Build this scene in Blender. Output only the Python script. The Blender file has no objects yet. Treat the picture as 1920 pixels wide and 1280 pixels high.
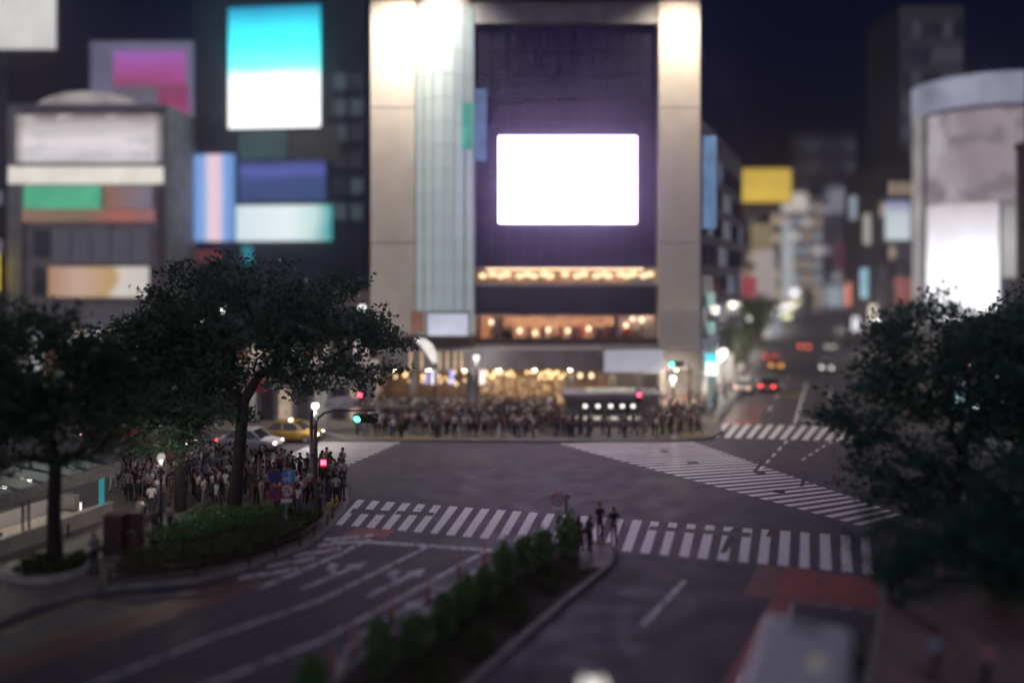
import bpy, bmesh, math, random
import numpy as np
from mathutils import Vector, Matrix
random.seed(7)
R = math.radians
scene = bpy.context.scene
COL = scene.collection

# ------------------------------------------------------------------ camera
CAM_H = 12.0
cam_d = bpy.data.cameras.new('camera'); cam = bpy.data.objects.new('camera', cam_d); COL.objects.link(cam)
cam.location = (0, 0, CAM_H); cam.rotation_euler = (R(90), 0, 0)
cam_d.sensor_width = 360; cam_d.lens = 260        # same view as 26 mm on 36 mm
cam_d.shift_y = -0.0625
cam_d.clip_start = 0.5; cam_d.clip_end = 6000
cam_d.dof.use_dof = True; cam_d.dof.focus_distance = 41.0
cam_d.dof.aperture_fstop = 0.26 / 0.82
scene.camera = cam

# ------------------------------------------------------------------ sky, dim night sun
world = bpy.data.worlds.new('World'); scene.world = world; world.use_nodes = True
wn = world.node_tree; bg = wn.nodes['Background']
sky = wn.nodes.new('ShaderNodeTexSky'); sky.sky_type = 'NISHITA'; sky.sun_disc = False
sky.sun_elevation = R(-2.0); sky.sun_rotation = R(180)
wmix = wn.nodes.new('ShaderNodeMix'); wmix.data_type = 'RGBA'; wmix.blend_type = 'MULTIPLY'
wmix.inputs[0].default_value = 1.0
wn.links.new(sky.outputs[0], wmix.inputs[6]); wmix.inputs[7].default_value = (0.13, 0.21, 1.0, 1)
wn.links.new(wmix.outputs[2], bg.inputs[0]); bg.inputs[1].default_value = 0.09
sd = bpy.data.lights.new('night_glow', 'SUN'); sun = bpy.data.objects.new('night_glow', sd); COL.objects.link(sun)
sd.energy = 0.62; sd.angle = R(80); sd.color = (0.82, 0.79, 1.0)
sun.rotation_euler = (R(62), 0, R(-12))
scene.view_settings.view_transform = 'Standard'; scene.view_settings.look = 'None'
scene.view_settings.exposure = 0.0; scene.view_settings.gamma = 1.0
scene.view_settings.use_curve_mapping = False
scene.render.engine = 'CYCLES'
scene.cycles.use_denoising = True; scene.cycles.use_adaptive_sampling = True; scene.cycles.adaptive_threshold = 0.03
scene.cycles.max_bounces = 5; scene.cycles.diffuse_bounces = 2; scene.cycles.glossy_bounces = 2
scene.cycles.transmission_bounces = 4; scene.cycles.transparent_max_bounces = 6
scene.cycles.sample_clamp_indirect = 4.0
scene.cycles.caustics_reflective = False; scene.cycles.caustics_refractive = False

# ------------------------------------------------------------------ measuring helpers
F = 1386.67
def G(px, py):                       # a spot on flat ground
    y = CAM_H * F / (py - 520.0); return ((px - 960) * y / F, y)
def PX(px, Y): return (px - 960) * Y / F
def PZ(py, Y): return CAM_H - (py - 520) * Y / F

# ------------------------------------------------------------------ materials
MATS = {}
def nodes_of(name):
    m = bpy.data.materials.new(name); m.use_nodes = True
    nt = m.node_tree; return m, nt, nt.nodes['Principled BSDF']
def mat(name, col, rough=0.6, metal=0.0, var=0.25, scale=6.0, bump=0.0, spec=0.4, coat=0.0):
    if name in MATS: return MATS[name]
    m, nt, b = nodes_of(name)
    tc = nt.nodes.new('ShaderNodeTexCoord'); nz = nt.nodes.new('ShaderNodeTexNoise')
    nz.inputs['Scale'].default_value = scale; nz.inputs['Detail'].default_value = 4
    nt.links.new(tc.outputs['Object'], nz.inputs['Vector'])
    rp = nt.nodes.new('ShaderNodeValToRGB')
    rp.color_ramp.elements[0].position = 0.3; rp.color_ramp.elements[1].position = 0.7
    rp.color_ramp.elements[0].color = tuple(c * (1 - var) for c in col) + (1,)
    rp.color_ramp.elements[1].color = tuple(min(1, c * (1 + var)) for c in col) + (1,)
    nt.links.new(nz.outputs['Fac'], rp.inputs['Fac']); nt.links.new(rp.outputs['Color'], b.inputs['Base Color'])
    b.inputs['Roughness'].default_value = rough; b.inputs['Metallic'].default_value = metal
    b.inputs['Specular IOR Level'].default_value = spec; b.inputs['Coat Weight'].default_value = coat
    if bump:
        bp = nt.nodes.new('ShaderNodeBump'); bp.inputs['Strength'].default_value = bump; bp.inputs['Distance'].default_value = 0.02
        nt.links.new(nz.outputs['Fac'], bp.inputs['Height']); nt.links.new(bp.outputs['Normal'], b.inputs['Normal'])
    MATS[name] = m; return m
def emit(name, col, strength, var=0.0, scale=1.5):
    if name in MATS: return MATS[name]
    m, nt, b = nodes_of(name)
    b.inputs['Base Color'].default_value = (0.012, 0.012, 0.014, 1); b.inputs['Roughness'].default_value = 0.4
    b.inputs['Emission Color'].default_value = tuple(col) + (1,); b.inputs['Emission Strength'].default_value = strength
    if var:
        tc = nt.nodes.new('ShaderNodeTexCoord'); nz = nt.nodes.new('ShaderNodeTexNoise'); nz.inputs['Scale'].default_value = scale
        nt.links.new(tc.outputs['Object'], nz.inputs['Vector'])
        mr = nt.nodes.new('ShaderNodeMapRange'); mr.inputs[1].default_value = 0.3; mr.inputs[2].default_value = 0.7
        mr.inputs[3].default_value = strength * (1 - var); mr.inputs[4].default_value = strength * (1 + var)
        nt.links.new(nz.outputs['Fac'], mr.inputs[0]); nt.links.new(mr.outputs[0], b.inputs['Emission Strength'])
    MATS[name] = m; return m
def screen(name, stops, axis='Z', strength=1.0, noise=0.0, nscale=3.0, tint=None):
    """lit advertising print or LED picture: soft colour areas along one axis, broken up by a noise picture"""
    if name in MATS: return MATS[name]
    m, nt, b = nodes_of(name)
    tc = nt.nodes.new('ShaderNodeTexCoord'); sp = nt.nodes.new('ShaderNodeSeparateXYZ')
    nt.links.new(tc.outputs['Generated'], sp.inputs[0])
    nz = nt.nodes.new('ShaderNodeTexNoise'); nz.inputs['Scale'].default_value = nscale; nz.inputs['Detail'].default_value = 3
    nt.links.new(tc.outputs['Generated'], nz.inputs['Vector'])
    ad = nt.nodes.new('ShaderNodeMath'); ad.operation = 'MULTIPLY_ADD'
    nt.links.new(nz.outputs['Fac'], ad.inputs[0]); ad.inputs[1].default_value = noise
    sb = nt.nodes.new('ShaderNodeMath'); sb.operation = 'SUBTRACT'; nt.links.new(sp.outputs[axis], sb.inputs[0]); sb.inputs[1].default_value = noise * 0.5
    nt.links.new(sb.outputs[0], ad.inputs[2])
    rp = nt.nodes.new('ShaderNodeValToRGB'); els = rp.color_ramp.elements
    while len(els) < len(stops): els.new(0.5)
    for e, (p, c) in zip(els, stops): e.position = p; e.color = tuple(c) + (1,)
    nt.links.new(ad.outputs[0], rp.inputs['Fac'])
    out = rp.outputs['Color']
    if tint:
        nz2 = nt.nodes.new('ShaderNodeTexNoise'); nz2.inputs['Scale'].default_value = nscale * 1.7; nz2.inputs['Detail'].default_value = 2
        nt.links.new(tc.outputs['Generated'], nz2.inputs['Vector'])
        mr = nt.nodes.new('ShaderNodeMapRange'); mr.inputs[1].default_value = 0.5; mr.inputs[2].default_value = 0.62
        nt.links.new(nz2.outputs['Fac'], mr.inputs[0])
        mx = nt.nodes.new('ShaderNodeMix'); mx.data_type = 'RGBA'
        nt.links.new(mr.outputs[0], mx.inputs[0]); nt.links.new(out, mx.inputs[6]); mx.inputs[7].default_value = tuple(tint) + (1,)
        out = mx.outputs[2]
    nt.links.new(out, b.inputs['Emission Color']); b.inputs['Emission Strength'].default_value = strength
    b.inputs['Base Color'].default_value = (0.03, 0.03, 0.03, 1)
    MATS[name] = m; return m
def asphalt(name, col, wear, rough=0.66):
    m, nt, b = nodes_of(name)
    tc = nt.nodes.new('ShaderNodeTexCoord')
    def nz(s, d, vec=None):
        n = nt.nodes.new('ShaderNodeTexNoise'); n.inputs['Scale'].default_value = s; n.inputs['Detail'].default_value = d
        nt.links.new(vec or tc.outputs['Object'], n.inputs['Vector']); return n
    big = nz(0.09, 3); mid = nz(0.7, 5); fine = nz(60, 2)
    mp = nt.nodes.new('ShaderNodeMapping'); mp.inputs['Rotation'].default_value[2] = R(24); mp.inputs['Scale'].default_value = (0.9, 0.05, 1)
    nt.links.new(tc.outputs['Object'], mp.inputs[0]); streak = nz(0.8, 4, mp.outputs[0])
    def ramp(src, a, bb, lo, hi):
        r = nt.nodes.new('ShaderNodeMapRange'); r.inputs[1].default_value = a; r.inputs[2].default_value = bb
        r.inputs[3].default_value = lo; r.inputs[4].default_value = hi; nt.links.new(src.outputs['Fac'], r.inputs[0]); return r.outputs[0]
    def mul(a, c):
        n = nt.nodes.new('ShaderNodeMath'); n.operation = 'MULTIPLY'; nt.links.new(a, n.inputs[0]); nt.links.new(c, n.inputs[1]); return n.outputs[0]
    v = mul(mul(ramp(big, .35, .65, 1 - wear, 1 + wear), ramp(mid, .3, .7, .86, 1.14)), mul(ramp(streak, .3, .7, 1 - wear * .8, 1 + wear * .8), ramp(fine, .3, .7, .8, 1.2)))
    vm = nt.nodes.new('ShaderNodeVectorMath'); vm.operation = 'SCALE'; vm.inputs[0].default_value = col; nt.links.new(v, vm.inputs['Scale'])
    nt.links.new(vm.outputs[0], b.inputs['Base Color'])
    nt.links.new(ramp(mid, .3, .7, rough - .1, rough + .15), b.inputs['Roughness'])
    bp = nt.nodes.new('ShaderNodeBump'); bp.inputs['Strength'].default_value = .25; bp.inputs['Distance'].default_value = .01
    nt.links.new(fine.outputs['Fac'], bp.inputs['Height']); nt.links.new(bp.outputs['Normal'], b.inputs['Normal'])
    MATS[name] = m; return m
def road_paint(name, col, under, amount=0.42, soft=.07):
    """worn paint: flakes through to the asphalt in patches"""
    m, nt, b = nodes_of(name)
    tc = nt.nodes.new('ShaderNodeTexCoord'); n1 = nt.nodes.new('ShaderNodeTexNoise'); n1.inputs['Scale'].default_value = 2.2; n1.inputs['Detail'].default_value = 8; n1.inputs['Roughness'].default_value = .7
    nt.links.new(tc.outputs['Object'], n1.inputs['Vector'])
    mr = nt.nodes.new('ShaderNodeMapRange'); mr.inputs[1].default_value = amount - soft; mr.inputs[2].default_value = amount + soft
    nt.links.new(n1.outputs['Fac'], mr.inputs[0])
    mx = nt.nodes.new('ShaderNodeMix'); mx.data_type = 'RGBA'; nt.links.new(mr.outputs[0], mx.inputs[0])
    mx.inputs[6].default_value = tuple(under) + (1,); mx.inputs[7].default_value = tuple(col) + (1,)
    nt.links.new(mx.outputs[2], b.inputs['Base Color']); b.inputs['Roughness'].default_value = .55
    MATS[name] = m; return m
def leafmat(name, col, var=0.5):
    m, nt, b = nodes_of(name)
    g = nt.nodes.new('ShaderNodeNewGeometry'); rp = nt.nodes.new('ShaderNodeValToRGB')
    rp.color_ramp.elements[0].color = tuple(c * (1 - var) for c in col) + (1,)
    rp.color_ramp.elements[1].color = (col[0] * (1 + var) * 1.15, col[1] * (1 + var), col[2] * (1 + var * .5), 1)
    nt.links.new(g.outputs['Random Per Island'], rp.inputs['Fac']); nt.links.new(rp.outputs['Color'], b.inputs['Base Color'])
    b.inputs['Roughness'].default_value = .5
    tr = nt.nodes.new('ShaderNodeBsdfTranslucent'); nt.links.new(rp.outputs['Color'], tr.inputs['Color'])
    ms = nt.nodes.new('ShaderNodeMixShader'); ms.inputs[0].default_value = .25
    out = nt.nodes['Material Output']
    nt.links.new(b.outputs[0], ms.inputs[1]); nt.links.new(tr.outputs[0], ms.inputs[2]); nt.links.new(ms.outputs[0], out.inputs[0])
    MATS[name] = m; return m
def glass(name, col=(0.03, 0.03, 0.05), rough=0.08, alpha=1.0):
    if name in MATS: return MATS[name]
    m, nt, b = nodes_of(name)
    tc = nt.nodes.new('ShaderNodeTexCoord'); n = nt.nodes.new('ShaderNodeTexNoise'); n.inputs['Scale'].default_value = .6
    nt.links.new(tc.outputs['Object'], n.inputs['Vector'])
    mr = nt.nodes.new('ShaderNodeMapRange'); mr.inputs[3].default_value = rough * .6; mr.inputs[4].default_value = rough * 1.6
    nt.links.new(n.outputs['Fac'], mr.inputs[0]); nt.links.new(mr.outputs[0], b.inputs['Roughness'])
    b.inputs['Base Color'].default_value = tuple(col) + (1,); b.inputs['Specular IOR Level'].default_value = .8
    b.inputs['Alpha'].default_value = alpha
    MATS[name] = m; return m

# ------------------------------------------------------------------ mesh builder
class MB:
    def __init__(s): s.v = []; s.f = []; s.m = []; s.cur = 0
    def add(s, vs, fs):
        o = len(s.v); s.v += [tuple(p) for p in vs]; s.f += [tuple(i + o for i in f) for f in fs]; s.m += [s.cur] * len(fs); return s
    def box(s, c, d, rz=0.0, taper=1.0):
        hx, hy, hz = d[0] / 2, d[1] / 2, d[2] / 2; cs, sn = math.cos(rz), math.sin(rz); vs = []
        for z, k in ((-hz, 1), (hz, taper)):
            for x, y in ((-hx, -hy), (hx, -hy), (hx, hy), (-hx, hy)):
                x *= k; y *= k; vs.append((c[0] + x * cs - y * sn, c[1] + x * sn + y * cs, c[2] + z))
        return s.add(vs, [(3, 2, 1, 0), (4, 5, 6, 7), (0, 1, 5, 4), (1, 2, 6, 5), (2, 3, 7, 6), (3, 0, 4, 7)])
    def prism(s, poly, z0, z1):
        n = len(poly); a = sum(poly[i][0] * poly[(i + 1) % n][1] - poly[(i + 1) % n][0] * poly[i][1] for i in range(n))
        if a < 0: poly = poly[::-1]
        vs = [(p[0], p[1], z0) for p in poly] + [(p[0], p[1], z1) for p in poly]
        return s.add(vs, [tuple(range(n - 1, -1, -1)), tuple(range(n, 2 * n))] + [(i, (i + 1) % n, n + (i + 1) % n, n + i) for i in range(n)])
    def sheet(s, poly, z):
        n = len(poly); a = sum(poly[i][0] * poly[(i + 1) % n][1] - poly[(i + 1) % n][0] * poly[i][1] for i in range(n))
        if a < 0: poly = poly[::-1]
        return s.add([(p[0], p[1], z) for p in poly], [tuple(range(n))])
    def ribbon(s, pts, w, z):                       # painted line of width w along a polyline
        vs = []; n = len(pts)
        for i, p in enumerate(pts):
            a = Vector(pts[max(0, i - 1)]); b = Vector(pts[min(n - 1, i + 1)]); d = (b - a).normalized(); k = (-d.y * w / 2, d.x * w / 2)
            vs += [(p[0] + k[0], p[1] + k[1], z), (p[0] - k[0], p[1] - k[1], z)]
        return s.add(vs, [(2 * i + 1, 2 * i + 3, 2 * i + 2, 2 * i) for i in range(n - 1)])
    def wall(s, pts, w, z0, z1):                     # upright band of thickness w along a polyline, mitred at the bends
        pts = [Vector((p[0], p[1])) for p in pts]; n = len(pts); closed = (pts[0] - pts[-1]).length < 1e-4; vs = []
        for i, p in enumerate(pts):
            a = pts[i - 1] if i else (pts[-2] if closed else p); b = pts[i + 1] if i < n - 1 else (pts[1] if closed else p)
            d0 = (p - a).normalized() if (p - a).length > 1e-6 else (b - p).normalized(); d1 = (b - p).normalized() if (b - p).length > 1e-6 else d0
            t = (d0 + d1).normalized(); k = Vector((-t.y, t.x)) * (w / 2) / max(.5, t.dot(d1))
            vs += [(*(p + k), z0), (*(p - k), z0), (*(p - k), z1), (*(p + k), z1)]
        fs = []
        for i in range(n - 1):
            o = 4 * i; fs += [(o + j, o + (j + 1) % 4, o + 4 + (j + 1) % 4, o + 4 + j) for j in range(4)]
        if not closed: fs += [(3, 2, 1, 0), (4 * n - 4, 4 * n - 3, 4 * n - 2, 4 * n - 1)]
        return s.add(vs, fs)
    def tube(s, pts, rad, n=8, cap=True):
        pts = [Vector(p) for p in pts]
        if not hasattr(rad, '__len__'): rad = [rad] * len(pts)
        vs = []; fs = []
        for i, p in enumerate(pts):
            d = (pts[min(i + 1, len(pts) - 1)] - pts[max(i - 1, 0)]).normalized()
            u = d.cross(Vector((0, 0, 1)) if abs(d.z) < .95 else Vector((1, 0, 0))).normalized(); w = u.cross(d)
            for k in range(n):
                a = 2 * math.pi * k / n; vs.append(p + (u * math.cos(a) + w * math.sin(a)) * rad[i])
        for i in range(len(pts) - 1):
            for k in range(n): fs.append((i * n + k, i * n + (k + 1) % n, (i + 1) * n + (k + 1) % n, (i + 1) * n + k))
        if cap: fs += [tuple(range(n)), tuple(range(len(vs) - 1, len(vs) - n - 1, -1))]
        return s.add(vs, fs)
    def ball(s, c, r, n=12, m=8):
        r = r if hasattr(r, '__len__') else (r, r, r); vs = [(c[0], c[1], c[2] - r[2])]
        for j in range(1, m):
            t = -math.pi / 2 + math.pi * j / m
            for k in range(n):
                a = 2 * math.pi * k / n; vs.append((c[0] + r[0] * math.cos(t) * math.cos(a), c[1] + r[1] * math.cos(t) * math.sin(a), c[2] + r[2] * math.sin(t)))
        vs.append((c[0], c[1], c[2] + r[2])); L = len(vs) - 1; fs = [(0, 1 + (k + 1) % n, 1 + k) for k in range(n)]
        for j in range(m - 2):
            for k in range(n):
                a = 1 + j * n + k; b = 1 + j * n + (k + 1) % n; fs.append((a, b, b + n, a + n))
        fs += [(L, L - n + k, L - n + (k + 1) % n) for k in range(n)]
        return s.add(vs, fs)
    def disc(s, c, r, th=.02, n=24, axis='y', r_in=0):  # disc facing -y (or along z)
        vs = []; fs = []
        for o in (-th / 2, th / 2):
            for k in range(n):
                a = 2 * math.pi * k / n; x, z = r * math.cos(a), r * math.sin(a)
                vs.append((c[0] + x, c[1] + o, c[2] + z) if axis == 'y' else ((c[0] + o, c[1] + x, c[2] + z) if axis == 'x' else (c[0] + x, c[1] + z, c[2] + o)))
        fs = [tuple(range(n)), tuple(range(2 * n - 1, n - 1, -1))] + [(k, n + k, n + (k + 1) % n, (k + 1) % n) for k in range(n)]
        return s.add(vs, fs)
    def ring(s, c, r0, r1, th=.02, n=28):
        vs = []; fs = []
        for o in (-th / 2, th / 2):
            for r in (r0, r1):
                for k in range(n):
                    a = 2 * math.pi * k / n; vs.append((c[0] + r * math.cos(a), c[1] + o, c[2] + r * math.sin(a)))
        for k in range(n):
            q = (k + 1) % n
            fs += [(k, q, n + q, n + k), (2 * n + k, 3 * n + k, 3 * n + q, 2 * n + q), (n + k, n + q, 3 * n + q, 3 * n + k), (k, 2 * n + k, 2 * n + q, q)]
        return s.add(vs, fs)
    def mesh(s, name, mats, smooth=False):
        me = bpy.data.meshes.new(name); me.from_pydata(s.v, [], s.f)
        for m in (mats if isinstance(mats, (list, tuple)) else [mats]): me.materials.append(m)
        if any(s.m): me.polygons.foreach_set('material_index', s.m)
        if smooth: me.polygons.foreach_set('use_smooth', [True] * len(me.polygons))
        me.update(); return me

def ob(name, data, parent=None, loc=(0, 0, 0), rz=0.0):
    o = bpy.data.objects.new(name, data); COL.objects.link(o); o.location = loc
    if rz: o.rotation_euler = (0, 0, rz)
    if parent is not None: o.parent = parent
    return o
def tag(o, label, cat, group=None):
    o['label'] = label; o['category'] = cat
    if group: o['group'] = group
    return o
def thing(name, label, cat, loc=(0, 0, 0), rz=0.0, group=None):
    return tag(ob(name, None, None, loc, rz), label, cat, group)
def struct(o): o['kind'] = 'structure'; return o
def stuff(o): o['kind'] = 'stuff'; return o
def part(name, mb, m, parent, smooth=False, loc=(0, 0, 0), rz=0.0):   # mesh in the parent's own axes
    return ob(name, mb.mesh(name, m, smooth), parent, loc, rz)
def bevel(o, w, seg=2):
    b = o.modifiers.new('bevel', 'BEVEL'); b.width = w; b.segments = seg; b.limit_method = 'ANGLE'; return o
def lamp(parent, loc, energy, col, size=.15):
    d = bpy.data.lights.new('lamp_light', 'POINT'); d.energy = energy; d.color = col; d.shadow_soft_size = size
    return ob('lamp_light', d, parent, loc)

# ================================================================== SETTING
M_ASPH = asphalt('asphalt', (0.074, 0.064, 0.082), .12)
M_DARKASPH = asphalt('fresh_asphalt', (0.040, 0.038, 0.044), .15)
M_PAVE = asphalt('paving', (0.16, 0.145, 0.13), .18, .6)
M_PINKPAVE = asphalt('pink_paving', (0.20, 0.135, 0.125), .18, .6)
M_KERB = mat('kerb_stone', (0.22, 0.21, 0.19), .7, var=.3, scale=3)
M_WHITE = road_paint('white_road_paint', (0.78, 0.75, 0.76), (.10, .09, .10), .35)
M_WHITE2 = road_paint('worn_white_road_paint', (0.52, 0.50, 0.52), (.07, .065, .075), .46)
M_RED = road_paint('red_road_paint', (0.40, 0.07, 0.075), (.13, .055, .06), .44, .2)
M_REDWORN = road_paint('faded_red_road_paint', (0.30, 0.09, 0.08), (.085, .055, .06), .5, .22)
M_YEL = road_paint('yellow_road_paint', (0.42, 0.25, 0.06), (.07, .06, .06), .42)
M_CONC = asphalt('bay_concrete', (0.125, 0.12, 0.118), .15, .6)
M_SOIL = mat('soil', (0.035, 0.027, 0.02), .95, var=.4, scale=8, bump=.4)

g = struct(ob('ground', MB().sheet([(-1200, -400), (1200, -400), (1200, 1200), (-1200, 1200)], -.03).mesh('ground', mat('far_ground', (.05, .05, .055), .8, scale=.05))))
rd = struct(ob('road', MB().sheet([(-160, -20), (160, -20), (260, 420), (-160, 420)], 0).mesh('road', M_ASPH)))
U = Vector((0.415, 0.910)); V2 = Vector((0.910, -0.415))      # direction of the avenue and the one across it
ANG_U = math.atan2(U.y, U.x)

def pavement(name, pts, m, h=.13, kerb=True):
    p = struct(ob(name, MB().prism(pts, -.02, h).mesh(name, m)))
    return p
plaza_kerb = [G(*q) for q in ((-120, 1215), (0, 1168), (83, 1136), (200, 1105), (300, 1096), (367, 1091), (467, 1068), (567, 1033), (618, 992), (640, 964), (651, 942), (648, 922), (626, 900), (560, 884), (470, 878))]
plaza = plaza_kerb + [(-30, 48.2), (-70, 48.6), (-70, 22.5)]
pavement('pavement', plaza, M_PAVE)
far_left = [(-90, 58.0), (-15.2, 57.4), (-12.9, 55.4), (-12.0, 54.3), (4, 53.8), (12.6, 54.2), (14.8, 55.2), (16.2, 57.2), (17.2, 62.0)] + [(16.4 + .44 * d, 61 + d) for d in (10, 40, 90, 160, 300)] + [(110, 362), (-90, 362)]
pavement('pavement', far_left, M_PAVE)
right_kerb = [(16.4 + 15.6 + .44 * d, 61 + d) for d in (-3, 10, 40, 90, 160, 300)]
far_right = [(120, 57), (33.6, 56.2), (31.4, 57.0)] + right_kerb + [(240, 362)]
pavement('pavement', far_right, M_PAVE)
near_right_kerb = [(5.6, 10), G(1620, 1330), G(1648, 1180), G(1652, 1088), (16.9, 32.9), (18.6, 35.3), (21.5, 37.0), (28, 38.0)]
near_right = near_right_kerb + [(120, 38), (120, 10)]
pavement('pavement', near_right, M_PINKPAVE)
def kerb(pts, z=.15):
    struct(ob('kerb', MB().wall(pts, .22, -.01, z).mesh('kerb', M_KERB)))
kerb(plaza_kerb); kerb(far_left[1:14]); kerb(near_right_kerb); kerb(far_right[1:9])

# paving slabs along the kerb strips are too small to tell apart; the yellow tactile strips show
def paint(name, polys, m, z=.004, parent=None):
    mb = MB()
    for p in polys: mb.sheet(p, z)
    o = ob(name, mb.mesh(name, m), parent)
    return o if parent else struct(o)
tact = mat('tactile_yellow', (.42, .29, .06), .7)
def strip(pts, w, z, m, name, parent=None):
    o = ob(name, MB().ribbon(pts, w, z).mesh(name, m), parent)
    return o if parent else struct(o)
strip([G(618, 955), G(636, 934)], .6, .135, tact, 'tactile_strip')
strip([(-9.6, 54.9), (-6, 54.8)], .45, .135, tact, 'tactile_strip')
strip([(12.9, 55.6), (15.3, 57.0)], .6, .135, tact, 'tactile_strip')
strip([(12.0, 58.6), (15.2, 60.2)], .5, .135, tact, 'tactile_strip')

# ---- zebra crossings, one object per painted bar
def zebra(a, b, a2, b2, n, frac, m, name='zebra_crossing', skip=(), wob=.03):
    """bars laid out from edge a->b to edge a2->b2 (each bar runs from one edge to the other)"""
    e = struct(ob(name, None)); A, B, A2, B2 = map(Vector, (a, b, a2, b2)); rng = random.Random(n)
    for i in range(n):
        if i in skip: continue
        t0 = i / n; t1 = (i + frac) / n
        p = [A.lerp(B, t0), A.lerp(B, t1), A2.lerp(B2, t1), A2.lerp(B2, t0)]
        p = [(q.x + rng.uniform(-wob, wob), q.y + rng.uniform(-wob, wob)) for q in p]
        ob('stripe', MB().sheet(p, .005).mesh('stripe', m), e)
    return e
zebra(G(628, 983), G(1660, 1078), G(671, 936), G(1650, 1008), 30, .50, M_WHITE, skip=())
zebra(G(1048, 832), G(1628, 989), G(1292, 825), G(1700, 968), 30, .5, M_WHITE)
zebra(G(480, 876), G(602, 827), G(640, 877), G(757, 827), 11, .44, M_WHITE)
zebra(G(1336, 819), G(1610, 828), G(1356, 794), G(1632, 801), 13, .55, M_WHITE)
ob('stripe', MB().sheet([G(1313, 817), G(1324, 810), G(1334, 810), G(1324, 817)], .005).mesh('stripe', M_WHITE), bpy.data.objects['zebra_crossing.003'])
# repaired rectangles in the near crossing
pt = struct(ob('asphalt_patch', MB().sheet([G(1350, 1036), G(1362, 1036), G(1390, 991), G(1372, 991)], 0.0091).mesh('asphalt_patch', M_DARKASPH)))
struct(ob('asphalt_patch', MB().sheet([G(1436, 1006), G(1452, 1006), G(1458, 993), G(1443, 992)], 0.0097).mesh('asphalt_patch', mat('patch_brown', (.11, .075, .055), .8))))
struct(ob('asphalt_patch', MB().sheet([G(655, 962), G(735, 966), G(742, 958), G(662, 953)], 0.0103).mesh('asphalt_patch', M_ASPH)))
struct(ob('asphalt_patch', MB().sheet([G(740, 964), G(812, 967), G(816, 961), G(745, 957)], 0.0109).mesh('asphalt_patch', M_ASPH)))
struct(ob('asphalt_patch', MB().sheet([G(1215, 993), G(1405, 1007), G(1409, 999), G(1220, 986)], 0.0115).mesh('asphalt_patch', M_ASPH)))
for (a, b) in (((1415, 884), (1432, 862)), ((1502, 912), (1512, 892))):
    strip([G(*a), G(*b)], .22, .0135, M_DARKASPH, 'asphalt_patch')
for (px, py, r) in ((1300, 868, .38), (1425, 886, .36), (1460, 921, .36), (1245, 845, .33), (905, 893, .33)):
    x, y = G(px, py); struct(ob('manhole_cover', MB().disc((x, y, .006), r, .008, 20, 'z').mesh('manhole_cover', mat('iron', (.035, .033, .032), .5, .6, scale=20))))

struct(ob('near_road', MB().sheet([G(*p) for p in ((1145, 1040), (1420, 1062), (1600, 1085), (1660, 1092), (1655, 1200), (1640, 1400), (800, 1400), (1000, 1190))], .0015).mesh('near_road', asphalt('lane_asphalt', (.050, .044, .056), .10))))
M_ASPH2 = asphalt('patched_asphalt', (0.058, 0.051, 0.064), .2); M_TAR = mat('tar_seam', (.022, .020, .024), .5, var=.2)
for i, pts in enumerate((((745, 868), (905, 862), (925, 880), (752, 888)), ((960, 905), (1120, 915), (1105, 930), (938, 920)), ((1170, 870), (1235, 884), (1190, 905), (1120, 890)), ((1060, 1150), (1130, 1090), (1180, 1094), (1120, 1160)), ((480, 1160), (560, 1128), (600, 1140), (520, 1174)))):
    struct(ob('asphalt_patch', MB().sheet([G(*p) for p in pts], .0022 + .0003 * i).mesh('asphalt_patch', M_ASPH2)))
for i, pts in enumerate((((690, 905), (760, 898), (850, 900), (930, 893)), ((1090, 858), (1120, 880), (1110, 905), (1140, 930), (1130, 948)), ((820, 850), (835, 872), (828, 890)), ((1230, 1130), (1320, 1100), (1400, 1105)), ((300, 1235), (420, 1180), (480, 1150)))):
    strip([G(*p) for p in pts], .05, .0042 + .0002 * i, M_TAR, 'tar_seam')
# ---- lines on the road
WL = struct(ob('lane_marking', None))
LZ = [.0050]
def line(pts, w, m=M_WHITE2, z=None, name='painted_line'):
    LZ[0] += .0003; z = z or LZ[0]
    return ob(name, MB().ribbon([G(*p) for p in pts], w, z).mesh(name, m), WL)
line([(607, 1010), (760, 1020), (965, 1034)], .42)
line([(806, 1022), (700, 1075), (600, 1125), (400, 1193), (180, 1280), (60, 1330)], .22)
line([(911, 1033), (840, 1071), (759, 1116), (600, 1201), (413, 1273), (300, 1318)], .25)
line([(912, 1058), (855, 1091), (798, 1123), (720, 1162), (680, 1186), (655, 1215), (630, 1262), (622, 1300)], .22)
line([(692, 1010), (640, 1037), (560, 1072), (480, 1104)], .35)
for a, b in (((447, 1083), (560, 1066)), ((500, 1061), (590, 1046)), ((550, 1041), (640, 1028)), ((595, 1023), (668, 1014)), ((625, 1010), (700, 1003))):
    line([a, b], .42)
for q in ((880, 1093), (832, 1110), (786, 1140), (720, 1185)):
    x, y = G(*q); line([(q[0] - 20, q[1] - 12), (q[0] + 22, q[1] + 14)], .42)
line([(1205, 1172), (1285, 1087)], .22); line([(1010, 1390), (1110, 1275)], .22)
line([(1478, 1168), (1486, 1127), (1560, 1135), (1648, 1150)], .14)
line([(0, 1186), (160, 1123), (265, 1144), (150, 1180), (40, 1205)], .14, M_YEL)
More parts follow.
